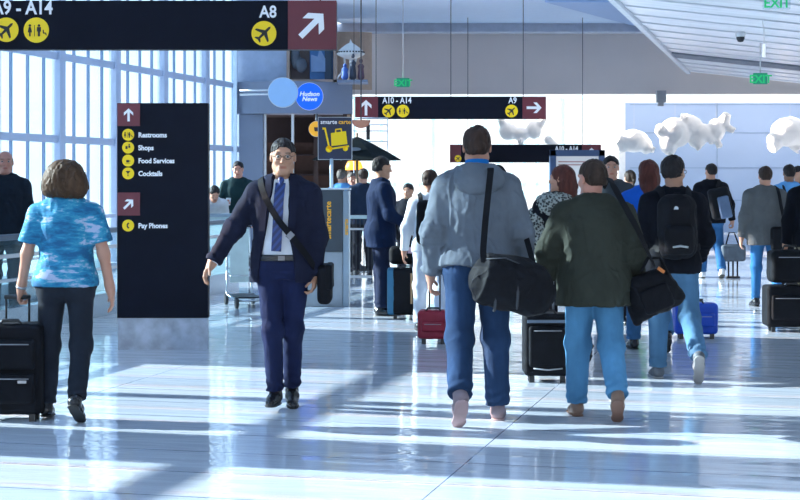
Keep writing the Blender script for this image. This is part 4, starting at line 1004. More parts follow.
def trousers(b, root, m, vox, r=(.096,.074,.066), fold=.006, end=.985, seed=1, name='trousers', inf=.008, top=1.04):
    pr = b.hips(inf, top-.01)+b.torso(inf, .9, top, shoulders=False)[:1]
    for nm in 'RL': pr += b.leg(nm, r, 0, end, flat=True, fold=fold, calf=False)
    return sdf_obj(name, pr, vox, m, root, fabric_noise(.0028, 16, (1,1,.45), seed), b.sc), pr
def collar(b, root, m, vox, r=.066, h=(1.46,1.52), name='collar', th=.012):
    M = b.MT; pr = [cap((0,-.02,h[0]), (0,-.012,h[1]), r+.012, r+.004, .01, M, flat=True, flat0=True), cap((0,-.02,h[0]-.03), (0,-.006,h[1]+.03), r-th+.01, r-th+.002, .004, M, op='sub'),
                        ell((0,.085,h[1]+.01), (.028,.06,.05), .01, M, 'sub')]
    return sdf_obj(name, pr, vox*.8, m, root, scale=b.sc)
def coat(b, root, m, vox, inf=.022, lo=.80, hem=(.20,.145), arm=(.070,.056,.046), fold=.007, seed=0, name='jacket', extra=(), amp=.0045, end=.97, belly=0, hi=1.50, k=.03, arms='RL'):
    pr = b.torso(inf, lo, hi, hem=hem, belly=belly)
    if lo < .95: pr += [ell((sd*.07*b.w,-.045,.93), (.095+inf*.8,.085*b.g+inf*.8,.12), .06, b.P0) for sd in (1,-1)]+[rbox((0,0,lo-.3), (.5,.5,.3), .005, .004, b.MT, 'sub')]
    for nm in arms: pr += b.arm(nm, arm, 0, end, flat=True, fold=fold, k=.045)
    pr += list(extra)
    return sdf_obj(name, pr, vox, m, root, fabric_noise(amp, 11, (1,1,.5), seed), b.sc), pr
def shoes(b, root, m, ms, vox):
    for nm in 'RL': shoe(b, nm, m, ms, root, vox)
def tpt(b, p): return np.array((b.MT @ Vector(p))[:3])

# luggage --------------------------------------------------------------
def suitcase(x, Y, w, h, d, m, label, rz=0, handle=None, rim=None, lean=0, pockets=2, bands=(), wheel_r=.028, z=0, gap=.045, hw=.17, vox=.008, handle_m=None):
    root = empty('suitcase', (px(x,Y), Y, z), rz, label, 'suitcase')
    R = Matrix.Rotation(lean, 4, 'X')
    sdf_obj('shell', [rbox((0,0,gap+h/2), (w/2,d/2,h/2), .035, .01, R)], vox, m, root, fabric_noise(.0025, 9, (1,1,1), 2))
    if pockets:
        zz = gap+.06; n = pockets
        for i in range(n):
            ph = (h-.14)/n; o = sdf_obj('pocket', [rbox((0,-d/2-.008,zz+ph/2), (w/2-.035,.025,ph/2-.012), .022, .01, R)], vox, m, root, fabric_noise(.0015, 12, (1,1,1), i))
            q = MB(); q.tube([R @ Vector((-w/2+.07,-d/2-.034,zz+ph-.045)), R @ Vector((w/2-.07,-d/2-.034,zz+ph-.045))], .0035, 6); q.build('zip', M_zip, o); zz += ph
    for s_ in (-1,1):
        q = MB(); c = R @ Vector((s_*(w/2-.05),0 if not lean else -d/2+.02,0)); q.disc((c.x, c.y, wheel_r+max(0,0)), wheel_r, .022, 'X', 18); q.build('wheel', M_blackpl, root)
        q = MB(); q.box((c.x, c.y, wheel_r+.022), (.03,.05,.03)); q.build('wheel_housing', M_blackpl, root)
        if not lean:
            q = MB(); q.box((s_*(w/2-.06), -d/2+.03, .025), (.04,.03,.05)); q.build('foot', M_blackpl, root)
    T = gap+h
    q = MB(); q.tube([R @ Vector(p) for p in ((-.07,-d/2+.03,T-.005),(-.05,-d/2+.03,T+.025),(.05,-d/2+.03,T+.025),(.07,-d/2+.03,T-.005))], .010, 8); q.build('grab_handle', M_blackpl, root)
    if handle:
        q = MB()
        q.tube([R @ Vector((-hw/2,d/2-.02,T-.02)), R @ Vector((-hw/2,d/2-.02,T+handle))], .008, 8); q.tube([R @ Vector((hw/2,d/2-.02,T-.02)), R @ Vector((hw/2,d/2-.02,T+handle))], .008, 8)
        q.tube([R @ Vector((-hw/2-.01,d/2-.02,T+handle)), R @ Vector((hw/2+.01,d/2-.02,T+handle))], .015, 10)
        q.build('pull_handle', handle_m or M_blackpl, root)
    if rim:
        q = sdf_obj('rim', [rbox((0,0,gap+h/2), (w/2+.004,.012,h/2+.004), .035, .01, R)], vox, rim, root)
    return root

# ------------------------------------------------------------------ 1 woman in the blue blouse
V1 = .0075
b1 = Body(1.65, legs={'L': (2,4,4,3), 'R': (-8,14,30,3)}, arms={'L': ((.26,.02,-1),(.22,.24,-1),1.5), 'R': ((.24,-.05,-1),(.16,.12,-1),.5)}, fem=True, head=(8,0), width=1.12, girth=1.08)
Yw = 10.4
p = figure(66, Yw, b1, 0, SK['fair'], HM['bob_brown'], 'woman at far left in a short-sleeved blue and white patterned blouse and dark trousers', hair='bob', vox=V1, vol=1.0)
m = bpy.data.materials.new('blue_print_blouse'); m.use_nodes = True; N = m.node_tree.nodes; L = m.node_tree.links; P_ = N['Principled BSDF']; P_.inputs['Roughness'].default_value = .8
t = N.new('ShaderNodeTexCoord'); mp = N.new('ShaderNodeMapping'); mp.inputs['Rotation'].default_value = (0,-.75,.2); mp.inputs['Scale'].default_value = (1.7,4,6.5); L.new(t.outputs['Object'], mp.inputs[0])
n1 = N.new('ShaderNodeTexNoise'); n1.inputs['Scale'].default_value = 2.6; n1.inputs['Detail'].default_value = 5; n1.inputs['Roughness'].default_value = .65; L.new(mp.outputs[0], n1.inputs['Vector'])
r = N.new('ShaderNodeValToRGB'); E_ = r.color_ramp.elements; E_[0].position = .40; E_[0].color = (.006,.10,.23,1); E_[1].position = .60; E_[1].color = (.36,.42,.58,1)
e = r.color_ramp.elements.new(.50); e.color = (.012,.20,.36,1); L.new(n1.outputs['Fac'], r.inputs[0]); e = r.color_ramp.elements.new(.56); e.color = (.04,.28,.42,1); L.new(r.outputs[0], P_.inputs['Base Color'])
pr = b1.torso(.022, .90, 1.49, hem=(.200,.150))+[ell((sd*.07*b1.w,-.045,.93), (.125,.115,.13), .06, b1.P0) for sd in (1,-1)]+[rbox((0,0,.60), (.5,.5,.3), .005, .004, b1.MT, 'sub')]+b1.short_sleeve('R', .078, .080)+b1.short_sleeve('L', .078, .080)
sdf_obj('blouse', pr, V1, m, p, fabric_noise(.004, 13, (1,1,.5), 3), b1.sc)
trousers(b1, p, cloth('charcoal_trousers', (.018,.022,.032)), V1, (.098,.072,.062), .004, .99)
shoes(b1, p, M_blackshoe, M_solek, V1)
W = b1.arms['L']; q = MB(); c = Vector(W[2])*b1.sc; d = Vector(W[3]); q.tube([c-d*.012, c+d*.004], .036, 18); q.build('watch', M_zip, p)
suitcase(14, 10.36, .40, .58, .24, M_blackbag, 'large black wheeled suitcase of the woman in the blue blouse, at the left edge', handle=.16, hw=.15, pockets=2)
q = MB(); q.box((px(22,10.2), 10.197, pz(382,10.2)), (.055,.004,.018)); o = q.build('luggage_badge', M_zip, bpy.data.objects['suitcase']); o.location = -Vector(bpy.data.objects['suitcase'].location)

# ------------------------------------------------------------------ 2 bald man behind the balustrade, far left
V2 = .011
b2 = Body(1.84, arms={'L': ((.2,.0,-1),(.1,.3,-1),.6), 'R': ((.25,.05,-1),(-.2,.6,-.8),.8)}, head=(-10,0), width=1.1, girth=1.15)
p = figure(5, 17.3, b2, 175, SK['pink'], HM['grey'], 'balding man in a dark jacket on the moving walkway at the far left edge', hair='thin', vox=V2, eyes=True, z=.014)
coat(b2, p, cloth('near_black_jacket', (.012,.018,.028)), V2, .03, .80, (.23,.17)); collar(b2, p, SHIRTW, V2)
trousers(b2, p, cloth('black_trousers', (.012,.012,.018)), V2); shoes(b2, p, M_blackshoe, M_solek, V2)
q = MB(); q.box((px(3,17.0)-px(5,17.3), -.23, 1.18), (.10,.01,.14)); q.build('jacket_badge', mat('grey_badge', (.12,.17,.22), .5), p)

# ------------------------------------------------------------------ 3 man in the dark suit and tie, walking towards us
V3 = .0065
b3 = Body(1.79, legs={'R': (7,12,-2,-3.5), 'L': (-4,12,14,-3.5)}, arms={'R': ((.62,.12,-1),(.58,.34,-1),.7), 'L': ((.16,-.08,-1),(-.06,.10,-1),.9)}, twist=-4, head=(-4,4), width=1.04, lean=2)
p = figure(283, 10.85, b3, 180, SK['tan'], HM['dark'], 'man striding towards the camera in a navy suit, white shirt and blue tie', hair='short', vox=V3, eyes=True)
pr = b3.torso(.010, .975, 1.49); 
for nm in 'RL': pr += b3.arm(nm, (.058,.046,.036), 0, 1.0, flat=True)
_o = sdf_obj('shirt', pr, V3, SHIRTW, p, fabric_noise(.002, 14, (1,1,.5), 5), b3.sc); shirt_pr = pr
collar(b3, p, SHIRTW, V3, .064, (1.45,1.53), 'shirt_collar')
M_suit = cloth('navy_suit_cloth', (.011,.013,.030), .15, .2); M_suit2 = cloth('navy_suit_trousers', (.012,.017,.055), .15, .2)
op = [loft([(.70,.03,.18,.14,.165),(1.0,.025,.18,.108,.165),(1.2,.02,.18,.072,.15),(1.40,.0,.17,.058,.14),(1.56,0,.15,.045,.14)], .006, b3.MT, 'sub', 4)]
jk, jpr = coat(b3, p, M_suit, V3, .030, .82, (.215,.14), (.074,.060,.050), .006, 4, 'suit_jacket', op)
trousers(b3, p, M_suit2, V3, (.090,.064,.056), .006, .985, 6, top=.995)
shoes(b3, p, M_blackshoe, M_solek, V3)
q = sdf_obj('belt', [loft([(.958,0,0,.190,.142),(1.0,0,0,.186,.140)], .01, b3.P0)], V3, M_blackshoe, p, scale=b3.sc)
g = MB(); g.box((0,.144*b3.sc+.004,(b3.P0.translation.z+.979)*b3.sc), (.045,.008,.032)); g.build('buckle', mat('dull_buckle_metal', (.16,.16,.17), .35, .7), q)
# tie
mt = bpy.data.materials.new('striped_blue_tie'); mt.use_nodes = True; N = mt.node_tree.nodes; L = mt.node_tree.links; P_ = N['Principled BSDF']; P_.inputs['Roughness'].default_value = .45
t = N.new('ShaderNodeTexCoord'); mp = N.new('ShaderNodeMapping'); mp.inputs['Rotation'].default_value = (0,.7,0); L.new(t.outputs['Object'], mp.inputs[0])
wv = N.new('ShaderNodeTexWave'); wv.inputs['Scale'].default_value = 9; L.new(mp.outputs[0], wv.inputs['Vector']); r = N.new('ShaderNodeValToRGB'); r.color_ramp.elements[0].color = (.005,.014,.085,1); r.color_ramp.elements[1].color = (.02,.05,.20,1); r.color_ramp.elements[0].position = .5; r.color_ramp.elements[1].position = .6
L.new(wv.outputs['Color'], r.inputs[0]); L.new(r.outputs[0], P_.inputs['Base Color'])
path = [tpt(b3,(0,.10,1.475)), tpt(b3,(.005,.15,1.38)), tpt(b3,(.012,.16,1.2)), tpt(b3,(.022,.16,1.03))]
ribbon('tie', path, .066, .006, shirt_pr, mt, p, b3.sc, .003)
sdf_obj('tie_knot', [cap(tpt(b3,(0,.082,1.492)), tpt(b3,(0,.098,1.455)), .022, .015, .01)], .005, mt, p, scale=b3.sc)
# lapels
for s_ in (-1,1):
    path = [tpt(b3,(s_*.062,.02,1.50)), tpt(b3,(s_*.082,.12,1.42)), tpt(b3,(.01+s_*.098,.14,1.30)), tpt(b3,(.022+s_*.095,.15,1.16))]
    ribbon('lapel', path, .045, .006, jpr[:3], M_suit, p, b3.sc, .004, 24)
g = MB()
for s_ in (1,-1):
    def hq(v): return (b3.HC+(b3.MH @ Vector(v)-b3.HC)*b3.hs)*b3.sc
    g.tube([hq((s_*.031+.021*math.cos(a),.104,1.646+.015*math.sin(a))) for a in [2*math.pi*i/16 for i in range(17)]], .0018, 5, False)
    g.tube([hq((s_*.053,.100,1.650)), hq((s_*.082,.0,1.650))], .0018, 5)
g.tube([hq((-.010,.106,1.648)), hq((.010,.106,1.648))], .0018, 5); g.build('glasses', M_blackpl, p)
# shoulder bag: strap from his right shoulder (picture left) down to his left hip
bag = empty('messenger_bag', p.location, p.rotation_euler.z, 'black messenger bag, strap across the chest of the man in the navy suit', 'bag')
M3 = b3.MT
path = [tpt(b3,(.13,-.11,1.40)), tpt(b3,(.135,-.02,1.50)), tpt(b3,(.12,.10,1.42)), tpt(b3,(.02,.17,1.25)), tpt(b3,(-.09,.18,1.12)), tpt(b3,(-.19,.12,.98)), tpt(b3,(-.225,.04,.90))]
ribbon('strap', path, .042, .005, b3.torso(.034, .82, 1.5, hem=(.215,.14)), M_blackbag, bag, b3.sc, .004, 60)
g = MB(); c = Vector(tpt(b3,(-.075,.19,1.135)))*b3.sc; g.box(c, (.05,.012,.04), R=Matrix.Rotation(.8,3,'Y')); g.build('buckle', mat('grey_buckle', (.2,.2,.22), .4), bag)
sdf_obj('bag_body', [rbox((-.275,-.06,.80), (.045,.15,.13), .035, .02, b3.P0)], V3, M_blackbag, bag, fabric_noise(.004, 10), b3.sc)
sdf_obj('bag_flap', [rbox((-.305,-.06,.85), (.025,.155,.085), .018, .02, b3.P0)], V3, M_blackbag, bag, fabric_noise(.002, 10), b3.sc)

# ------------------------------------------------------------------ 4 hooded man, centre
V4 = .0065
b4 = Body(1.88, legs={'R': (5,5,0,3), 'L': (-11,24,42,2)}, arms={'L': ((.26,-.02,-1),(.05,.30,-1),.9), 'R': ((.26,.02,-1),(.18,.22,-1),.7)}, twist=3, head=(2,0), width=1.08, girth=1.08, lean=3)
Y4 = 10.33
p = figure(477, Y4, b4, 0, SK['fair'], HM['brown'], 'tall man walking away in the centre in a grey hooded sweatshirt and blue jeans', hair='short', vox=V4, vol=1.04)
M4 = b4.MT
hood = [ell((0,-.135,1.435), (.150,.062,.085), .03, M4), cap((-.09,-.10,1.485), (-.10,.05,1.475), .045, .040, .04, M4), cap((.09,-.10,1.485), (.10,.05,1.475), .045, .040, .04, M4), cap((-.06,-.125,1.50), (.06,-.125,1.50), .035, .035, .03, M4),
        ell((0,-.015,1.56), (.074,.080,.11), .01, M4, 'sub')]
M_hood = cloth('heather_grey_fleece', (.125,.145,.175), .14, .5, .95)
jk, jpr = coat(b4, p, M_hood, V4, .040, .93, (.205,.155), (.078,.068,.056), .012, 2, 'hooded_sweatshirt', (), .0075, .98, k=.04)
sdf_obj('hood', hood, V4, M_hood, p, fabric_noise(.005, 12, (1,1,1), 6), b4.sc)
sdf_obj('hem_band', [loft([(.90,0,0,.192,.146),(.94,0,0,.200,.152)], .01, M4)], V4, M_hood, p, fabric_noise(.002, 14), b4.sc)
collar(b4, p, cloth('bright_blue_tshirt', (.01,.16,.50)), V4, .067, (1.47,1.565), 'tshirt_collar')
trousers(b4, p, jeans('dark_blue_jeans', (.020,.045,.105)), V4, (.104,.080,.070), .006, .99, 3)
M_sued = mat('mauve_grey_suede', (.24,.18,.20), .8); shoes(b4, p, M_sued, mat('pinkish_sole', (.45,.30,.30), .7), V4)
# duffel
bag = empty('duffel_bag', p.location, 0, 'large black duffel bag slung behind the hip of the man in the grey hood', 'bag')
def BP(x, y, dy): return Vector((px(x,Y4+dy)-px(477,Y4), dy, pz(y,Y4+dy)))
A_, B_ = BP(493,281,-.30), BP(531,292,-.26)
ax_ = (B_-A_).normalized()
sdf_obj('bag_body', [cap(A_, B_, .155, .150, .05), ell(BP(511,277,-.28), (.20,.15,.13), .08), cap(A_-ax_*.055, A_-ax_*.075, .155, .15, .03, flat=True)], V4, M_blackbag, bag, fabric_noise(.007, 9, (1,1,1), 4))
sh = MB()
rn = ribbon('strap', [BP(489,172,-.10), BP(491,168,-.24), BP(488,195,-.30), BP(485,225,-.34), BP(483,252,-.36), BP(484,262,-.38)], .040, .006, [], M_blackbag, bag, 1, 0, 50, False)
rn2 = ribbon('strap', [BP(489,172,-.10), BP(500,166,.02), BP(514,190,.16), BP(524,230,.0), BP(533,262,-.20)], .036, .006, [], M_blackbag, bag, 1, 0, 40, False)
g = MB()
for x0_, dz in ((494,0),(516,0)):
    c = BP(x0_,285,-.28); pts = [c+Vector((0,.158*math.cos(a),.158*math.sin(a))) for a in [math.pi*(.5+1.1*i/14) for i in range(15)]]; g.tube([c+Vector((0, -.160*math.sin(a), .160*math.cos(a))) for a in [math.pi*(-.1+1.1*i/14) for i in range(15)]], .010, 6)
g.build('webbing', mat('dark_grey_webbing', (.035,.04,.05), .7), bag)
g = MB(); g.tube([BP(486,259,-.405), BP(506,258,-.42), BP(529,268,-.38)], .004, 6); g.build('zip', bpy.data.materials['dark_grey_webbing'], bag)

# ------------------------------------------------------------------ 5 man in the olive jacket
V5 = .007; Y5 = 10.5
b5 = Body(1.65, legs={'L': (6,6,0,2), 'R': (-12,20,40,2)}, arms={'L': ((.42,.10,-1),(.10,.42,-1),.9), 'R': ((.30,.06,-1),(.02,.60,-.8),1.0)}, twist=-2, head=(-30,4), width=1.19, girth=1.28, hs=1.12, lean=2)
p = figure(594, Y5, b5, 0, SK['pink'], HM['chest'], 'stocky man walking away in an olive green jacket and pale blue jeans', hair='short', vox=V5, vol=1.02)
jk, jpr = coat(b5, p, cloth('olive_canvas', (.036,.040,.032), .15, .35), V5, .045, .775, (.262,.21), (.088,.076,.060), .010, 5, 'olive_jacket',
     [cap((-.06,-.05,1.49), (.06,-.05,1.49), .055, .055, .03, b5.MT)], .0065, 1.0, belly=.03, k=.05)
collar(b5, p, bpy.data.materials['olive_canvas'], V5, .088, (1.46,1.535), 'jacket_collar', .016)
trousers(b5, p, jeans('pale_blue_jeans', (.085,.24,.42)), V5, (.110,.086,.071), .007, .99, 2)
shoes(b5, p, mat('tan_leather_shoe', (.22,.13,.09), .5), M_solebrown, V5)
bag = empty('shoulder_bag', p.location, 0, 'black soft shoulder bag hanging at the right side of the man in the olive jacket', 'bag')
def CP(x, y, dy): return Vector((px(x,Y5+dy)-px(594,Y5), dy, pz(y,Y5+dy)))
c = CP(651,293,-.05); Rb = Matrix.Rotation(math.radians(24), 3, 'Y')
Rb = Matrix.Rotation(math.radians(-22), 3, 'Y')
sdf_obj('bag_body', [rbox(c, (.145,.09,.135), .085, .05, R=Rb), cap(CP(638,300,-.05), CP(637,322,-.05), .07, .022, .08), cap(CP(662,290,-.05), CP(676,296,-.05), .08, .045, .08)], V5, M_blackbag, bag, fabric_noise(.009, 8, (1,1,1), 6))
sdf_obj('bag_pocket', [rbox(c+Vector((.02,-.09,-.03)), (.10,.03,.08), .025, .02, R=Rb)], V5, M_blackbag, bag, fabric_noise(.004, 10))
path = [CP(603,187,.13), CP(608,176,.0), CP(612,183,-.16), CP(624,205,-.24), CP(637,228,-.20), CP(646,248,-.14), CP(655,267,-.10)]
ribbon('strap', path, .042, .006, jpr[:3], M_blackbag, bag, 1, .004, 50, True)
g = MB(); g.box(CP(661,270,-.13), (.05,.02,.022), R=Matrix.Rotation(.6,3,'Y')); g.build('orange_tag', mat('orange_tag', (.55,.16,.03), .6), bag)
for k in (0,): 
    g = MB(); g.tube([CP(641,272,-.10), CP(648,258,-.10), CP(660,258,-.10), CP(668,274,-.10)], .011, 8); g.build('carry_handle', M_blackbag, bag)

# ------------------------------------------------------------------ 6 man with the black backpack
V6 = .0085; Y6 = 12.5
b6 = Body(1.71, legs={'L': (5,4,0,2), 'R': (-8,36,62,4)}, arms={'L': ((.22,.0,-1),(.1,.3,-1),.7), 'R': ((.26,.03,-1),(-.05,.75,-.7),.9)}, head=(38,2), width=1.08, girth=1.1, lean=2, hs=1.08)
p = figure(673, Y6, b6, 0, SK['tan'], HM['dark'], 'dark-haired man in glasses walking away with a black backpack and faded jeans', hair='short', vox=V6, vol=1.07, eyes=True)
jk, jpr = coat(b6, p, cloth('black_jacket', (.0045,.0055,.010)), V6, .035, .84, (.205,.15), (.080,.066,.052), .008, 1, 'jacket', (), .005, .98)
trousers(b6, p, jeans('faded_blue_jeans', (.075,.17,.29)), V6, (.106,.080,.068), .006, .99, 4)
shoes(b6, p, mat('grey_trainer', (.10,.11,.13), .6), M_sole, V6)
g = MB()
for s_ in (1,-1):
    c = b6.HC+(b6.MH @ Vector((s_*.033,.102,1.648))-b6.HC)*b6.hs; fwd = b6.MH.to_3x3() @ Vector((0,1,0)); rt = b6.MH.to_3x3() @ Vector((1,0,0)); up = b6.MH.to_3x3() @ Vector((0,0,1))
    g.tube([(c+rt*.022*math.cos(a)+up*.016*math.sin(a))*b6.sc for a in [2*math.pi*i/16 for i in range(17)]], .0022, 5, False)
    g.tube([(b6.HC+(b6.MH @ Vector((s_*.055,.098,1.652))-b6.HC)*b6.hs)*b6.sc, (b6.HC+(b6.MH @ Vector((s_*.084,.0,1.652))-b6.HC)*b6.hs)*b6.sc], .0022, 5)
g.build('glasses', M_blackpl, p)
bag = empty('backpack', p.location, 0, 'black backpack with a small white emblem on the man in faded jeans', 'backpack')
M6 = b6.MT
bp_ = [rbox((0,-.215,1.21), (.150,.095,.25), .092, .03, M6), rbox((0,-.285,1.11), (.118,.06,.120), .055, .02, M6)]
sdf_obj('pack_body', bp_[:1], V6, M_blackbag, bag, fabric_noise(.008, 9, seed=2), b6.sc)
sdf_obj('front_pocket', bp_[1:], V6, M_blackbag, bag, fabric_noise(.003, 9, seed=3), b6.sc)
g = MB(); g.prism([(0,0),(.035,0),(.035,.012),(.028,.022),(.016,.026),(.006,.020)], -.324, -.300, -.045, 1.345)
g = g.build('emblem', mat('pale_emblem', (.55,.6,.65), .5), bag); g.matrix_local = Matrix.Scale(b6.sc,4) @ M6
g = MB(); g.tube([(-.06,-.345,1.05),(.0,-.348,1.06),(.06,-.345,1.05)], .009, 6); g = g.build('reflective_strip', mat('reflective_grey', (.35,.38,.4), .4), bag); g.matrix_local = Matrix.Scale(b6.sc,4) @ M6
for s_ in (1,-1): ribbon('shoulder_strap', [tpt(b6,(s_*.10,-.17,1.42)), tpt(b6,(s_*.11,-.08,1.52)), tpt(b6,(s_*.12,.06,1.50)), tpt(b6,(s_*.135,.16,1.35)), tpt(b6,(s_*.15,.16,1.18)), tpt(b6,(s_*.20,.02,1.06)), tpt(b6,(s_*.13,-.17,1.03))], .05, .008, jpr[:3], M_blackbag, bag, b6.sc, .004, 50)
g = MB(); g.tube([(-.03,-.19,1.44),(-.02,-.20,1.475),(.02,-.20,1.475),(.03,-.19,1.44)], .006, 6); g = g.build('grab_loop', M_blackbag, bag); g.matrix_local = Matrix.Scale(b6.sc,4) @ M6

# ------------------------------------------------------------------ 7 woman in royal blue ahead of him, 8 blue suitcase
V7 = .011
b7 = Body(1.72, legs={'L': (10,6,0,2), 'R': (-10,16,30,2)}, arms={'L': ((.24,.0,-1),(.15,.1,-1),.6), 'R': ((.2,-.2,-1),(.15,-.1,-1),1.2)}, fem=True, head=(-10,0), width=1.1)
p = figure(648, 14.6, b7, 0, SK['fair'], HM['auburn'], 'woman with long auburn hair in a royal blue jacket, mostly hidden by the backpack man', hair='long', vox=V7, vol=1.1)
coat(b7, p, cloth('royal_blue_jacket', (.01,.10,.50)), V7, .035, .82, (.22,.16)); trousers(b7, p, jeans('mid_blue_jeans', (.06,.17,.34)), V7); shoes(b7, p, M_blackshoe, M_solek, V7)
suitcase(695, 15.7, .42, .30, .22, mat('cobalt_suitcase_fabric', (.005,.07,.50), .5, bump=.2), 'small cobalt blue wheeled suitcase beyond the backpack man', handle=.02, pockets=1, vox=.01)

# ------------------------------------------------------------------ 9 red suitcase, white-shirted traveller
suitcase(434, 15.2, .30, .27, .22, mat('crimson_suitcase_fabric', (.30,.008,.03), .5, bump=.2), 'small crimson wheeled suitcase beside the left hand of the man in the grey hood', rz=-.1, handle=.38, pockets=1, hw=.10, vox=.009)
V9 = .011
b9 = Body(1.64, legs={'L': (8,6,0,2), 'R': (-8,14,26,2)}, arms={'L': ((.3,.0,-1),(.1,.2,-1),.6), 'R': ((.2,-.1,-1),(.2,-.1,-1),1.0)}, head=(20,0))
p = figure(430, 16.4, b9, 0, SK['fair'], HM['brown'], 'traveller in white shirt and white trousers, left of the man in the grey hood', hair='short', vox=V9, vol=1.05)
coat(b9, p, SHIRTW, V9, .02, .88, (.18,.13), (.066,.054,.044), .006, 3, 'shirt'); trousers(b9, p, mat('white_trousers', (.62,.66,.74), .85), V9); shoes(b9, p, M_blackshoe, M_solek, V9)
bag = empty('backpack', p.location, 0, 'black backpack on the traveller in the white shirt', 'backpack')
sdf_obj('pack_body', [rbox((0,-.20,1.20), (.15,.08,.24), .06, .03, b9.MT)], V9, M_blackbag, bag, fabric_noise(.005, 9), b9.sc)
for s_ in (1,-1): ribbon('shoulder_strap', [tpt(b9,(s_*.10,-.17,1.40)), tpt(b9,(s_*.11,-.06,1.51)), tpt(b9,(s_*.12,.06,1.48)), tpt(b9,(s_*.14,.15,1.30)), tpt(b9,(s_*.2,.0,1.1))], .05, .008, b9.torso(.022,.88,1.5,hem=(.18,.13)), M_blackbag, bag, b9.sc, .004, 40)

# ------------------------------------------------------------------ 10 man in the navy blazer beside the tall suitcase
V10 = .0095; Y10 = 18.4
b10 = Body(1.80, legs={'L': (2,2,0,1), 'R': (0,2,0,2)}, arms={'R': ((.18,.22,-1),(-.15,.8,-.45),.9), 'L': ((.16,.30,-1),(-.1,.9,-.35),.8)}, head=(-6,6), width=1.1, girth=1.15)
p = figure(381, Y10, b10, 78, SK['tan'], HM['dark'], 'black-haired man in a navy blazer standing in right profile beside a tall suitcase', hair='short', vox=V10, vol=1.05, eyes=True)
coat(b10, p, cloth('navy_blazer', (.005,.014,.045)), V10, .034, .76, (.21,.16), (.076,.062,.050), .006, 3, 'blazer'); collar(b10, p, SHIRTW, V10)
trousers(b10, p, cloth('midnight_trousers', (.012,.018,.045)), V10, (.098,.074,.068), .005); shoes(b10, p, M_blackshoe, M_solek, V10)
rt = suitcase(406, 17.95, .36, .52, .26, M_blackbag, 'tall black suitcase with a teal side standing right of the man in the navy blazer', handle=.0, pockets=0, vox=.01)
q = sdf_obj('side_panel', [rbox((-.165,0,.045+.26), (.045,.134,.262), .03, .01)], .01, mat('teal_side_fabric', (.02,.13,.24), .6), rt)
g = MB(); g.box((.06,-.134,.34), (.022,.008,.34)); g.build('luggage_strap', mat('tan_strap', (.40,.24,.12), .6), rt)
o = empty('carry_bag', (px(402,18.1), 18.1, .60), 0, 'small black bag with a pale tag resting on top of the tall suitcase', 'bag')
sdf_obj('bag_body', [rbox((0,0,.10), (.14,.10,.10), .05, .02)], .01, M_blackbag, o, fabric_noise(.005, 9))
g = MB(); g.box((.09,-.11,.16), (.05,.01,.07)); g.build('luggage_tag', mat('pink_white_tag', (.55,.35,.42), .5), o)
# small dark-haired figure behind him
V11 = .013
b11 = Body(1.48, arms={'L': ((.3,.2,-1),(.0,.8,-.5),.7), 'R': ((.3,.1,-1),(.1,.5,-.7),.7)}, head=(0,0))
p = figure(408, 22.5, b11, 200, SK['tan'], HM['dark'], 'short dark-haired person in black, between the navy blazer man and the white shirt', hair='short', vox=V11, vol=1.12)
coat(b11, p, cloth('plain_black_coat', (.012,.013,.02)), V11, .03, .8, (.2,.15)); trousers(b11, p, bpy.data.materials['black_trousers'], V11); shoes(b11, p, M_blackshoe, M_solek, V11)

# ------------------------------------------------------------------ 12-14 people at the cafe
def simple(x, Y, H, head, skin, hairm, top, legm, label, hair='short', vox=.013, legs=None, arms=None, lo=.85, width=1.05, girth=1.05, fem=False, turn=(0,0), lean=0, hem=(.19,.14), vol=1.05, name='jacket', shoem=None, eyes=False, twist=0, inf=.03, girt=0):
    b = Body(H, legs=legs, arms=arms, head=turn, width=width, girth=girth, fem=fem, lean=lean, twist=twist)
    p = figure(x, Y, b, head, SK[skin], HM[hairm], label, hair=hair, vox=vox, vol=vol, eyes=eyes)
    jk, jpr = coat(b, p, top, vox, inf, lo, hem, (.074,.062,.050), .006, 2, name)
    trousers(b, p, legm, vox); shoes(b, p, shoem or M_blackshoe, M_solek, vox)
    return b, p, jpr
M_ltblue = cloth('light_blue_shirt', (.12,.34,.66)); M_bt = bpy.data.materials['black_trousers']
simple(342, 27.0, 1.72, 20, 'fair', 'grey', M_ltblue, M_bt, 'person in a light blue shirt with greying hair at the cafe, left of three', name='shirt')
simple(352, 28.4, 1.66, 160, 'pink', 'grey', cloth('mid_blue_shirt', (.06,.2,.45)), M_bt, 'grey-haired person in blue facing us at the cafe, middle of three', name='shirt')
simple(363, 26.0, 1.72, -15, 'fair', 'chest', cloth('dark_navy_coat', (.015,.025,.05)), M_bt, 'brown-haired person in a dark coat seen from behind at the cafe railing, right of three')
# ------------------------------------------------------------------ 15, 16 at the counter
b15, p15, _ = simple(238, 25.6, 1.83, 178, 'pink', 'dark', cloth('dark_green_zip_jacket', (.012,.035,.04)), M_bt, 'man in a dark green zip jacket holding a white cup behind the counter', turn=(0,8), eyes=True, vox=.011,
    arms={'R': ((.32,.12,-1),(-.25,.65,.05),1.1), 'L': ((.25,.0,-1),(.0,.4,-1),.7)}, width=1.1)
Wc = b15.arms['R']; hc = (Vector(Wc[2])+Vector(Wc[3])*.07+Vector(Wc[4])*.045)*b15.sc
hw_ = Matrix.Rotation(-math.radians(178),3,'Z') @ hc+p15.location
o = empty('paper_cup', hw_-Vector((0,0,.05)), 0, 'white paper cup in the hand of the man in the dark green jacket', 'cup')
g = MB(); g.lathe([(.001,0),(.027,0),(.038,.10),(.036,.10),(.001,.098)], n=20); g.build('cup_body', SHIRTW, o)
g = MB(); g.lathe([(.040,.098),(.040,.108),(.034,.116),(.001,.116)], n=20); g.build('cup_lid', mat('cup_lid_white', (.7,.72,.72), .4), o)
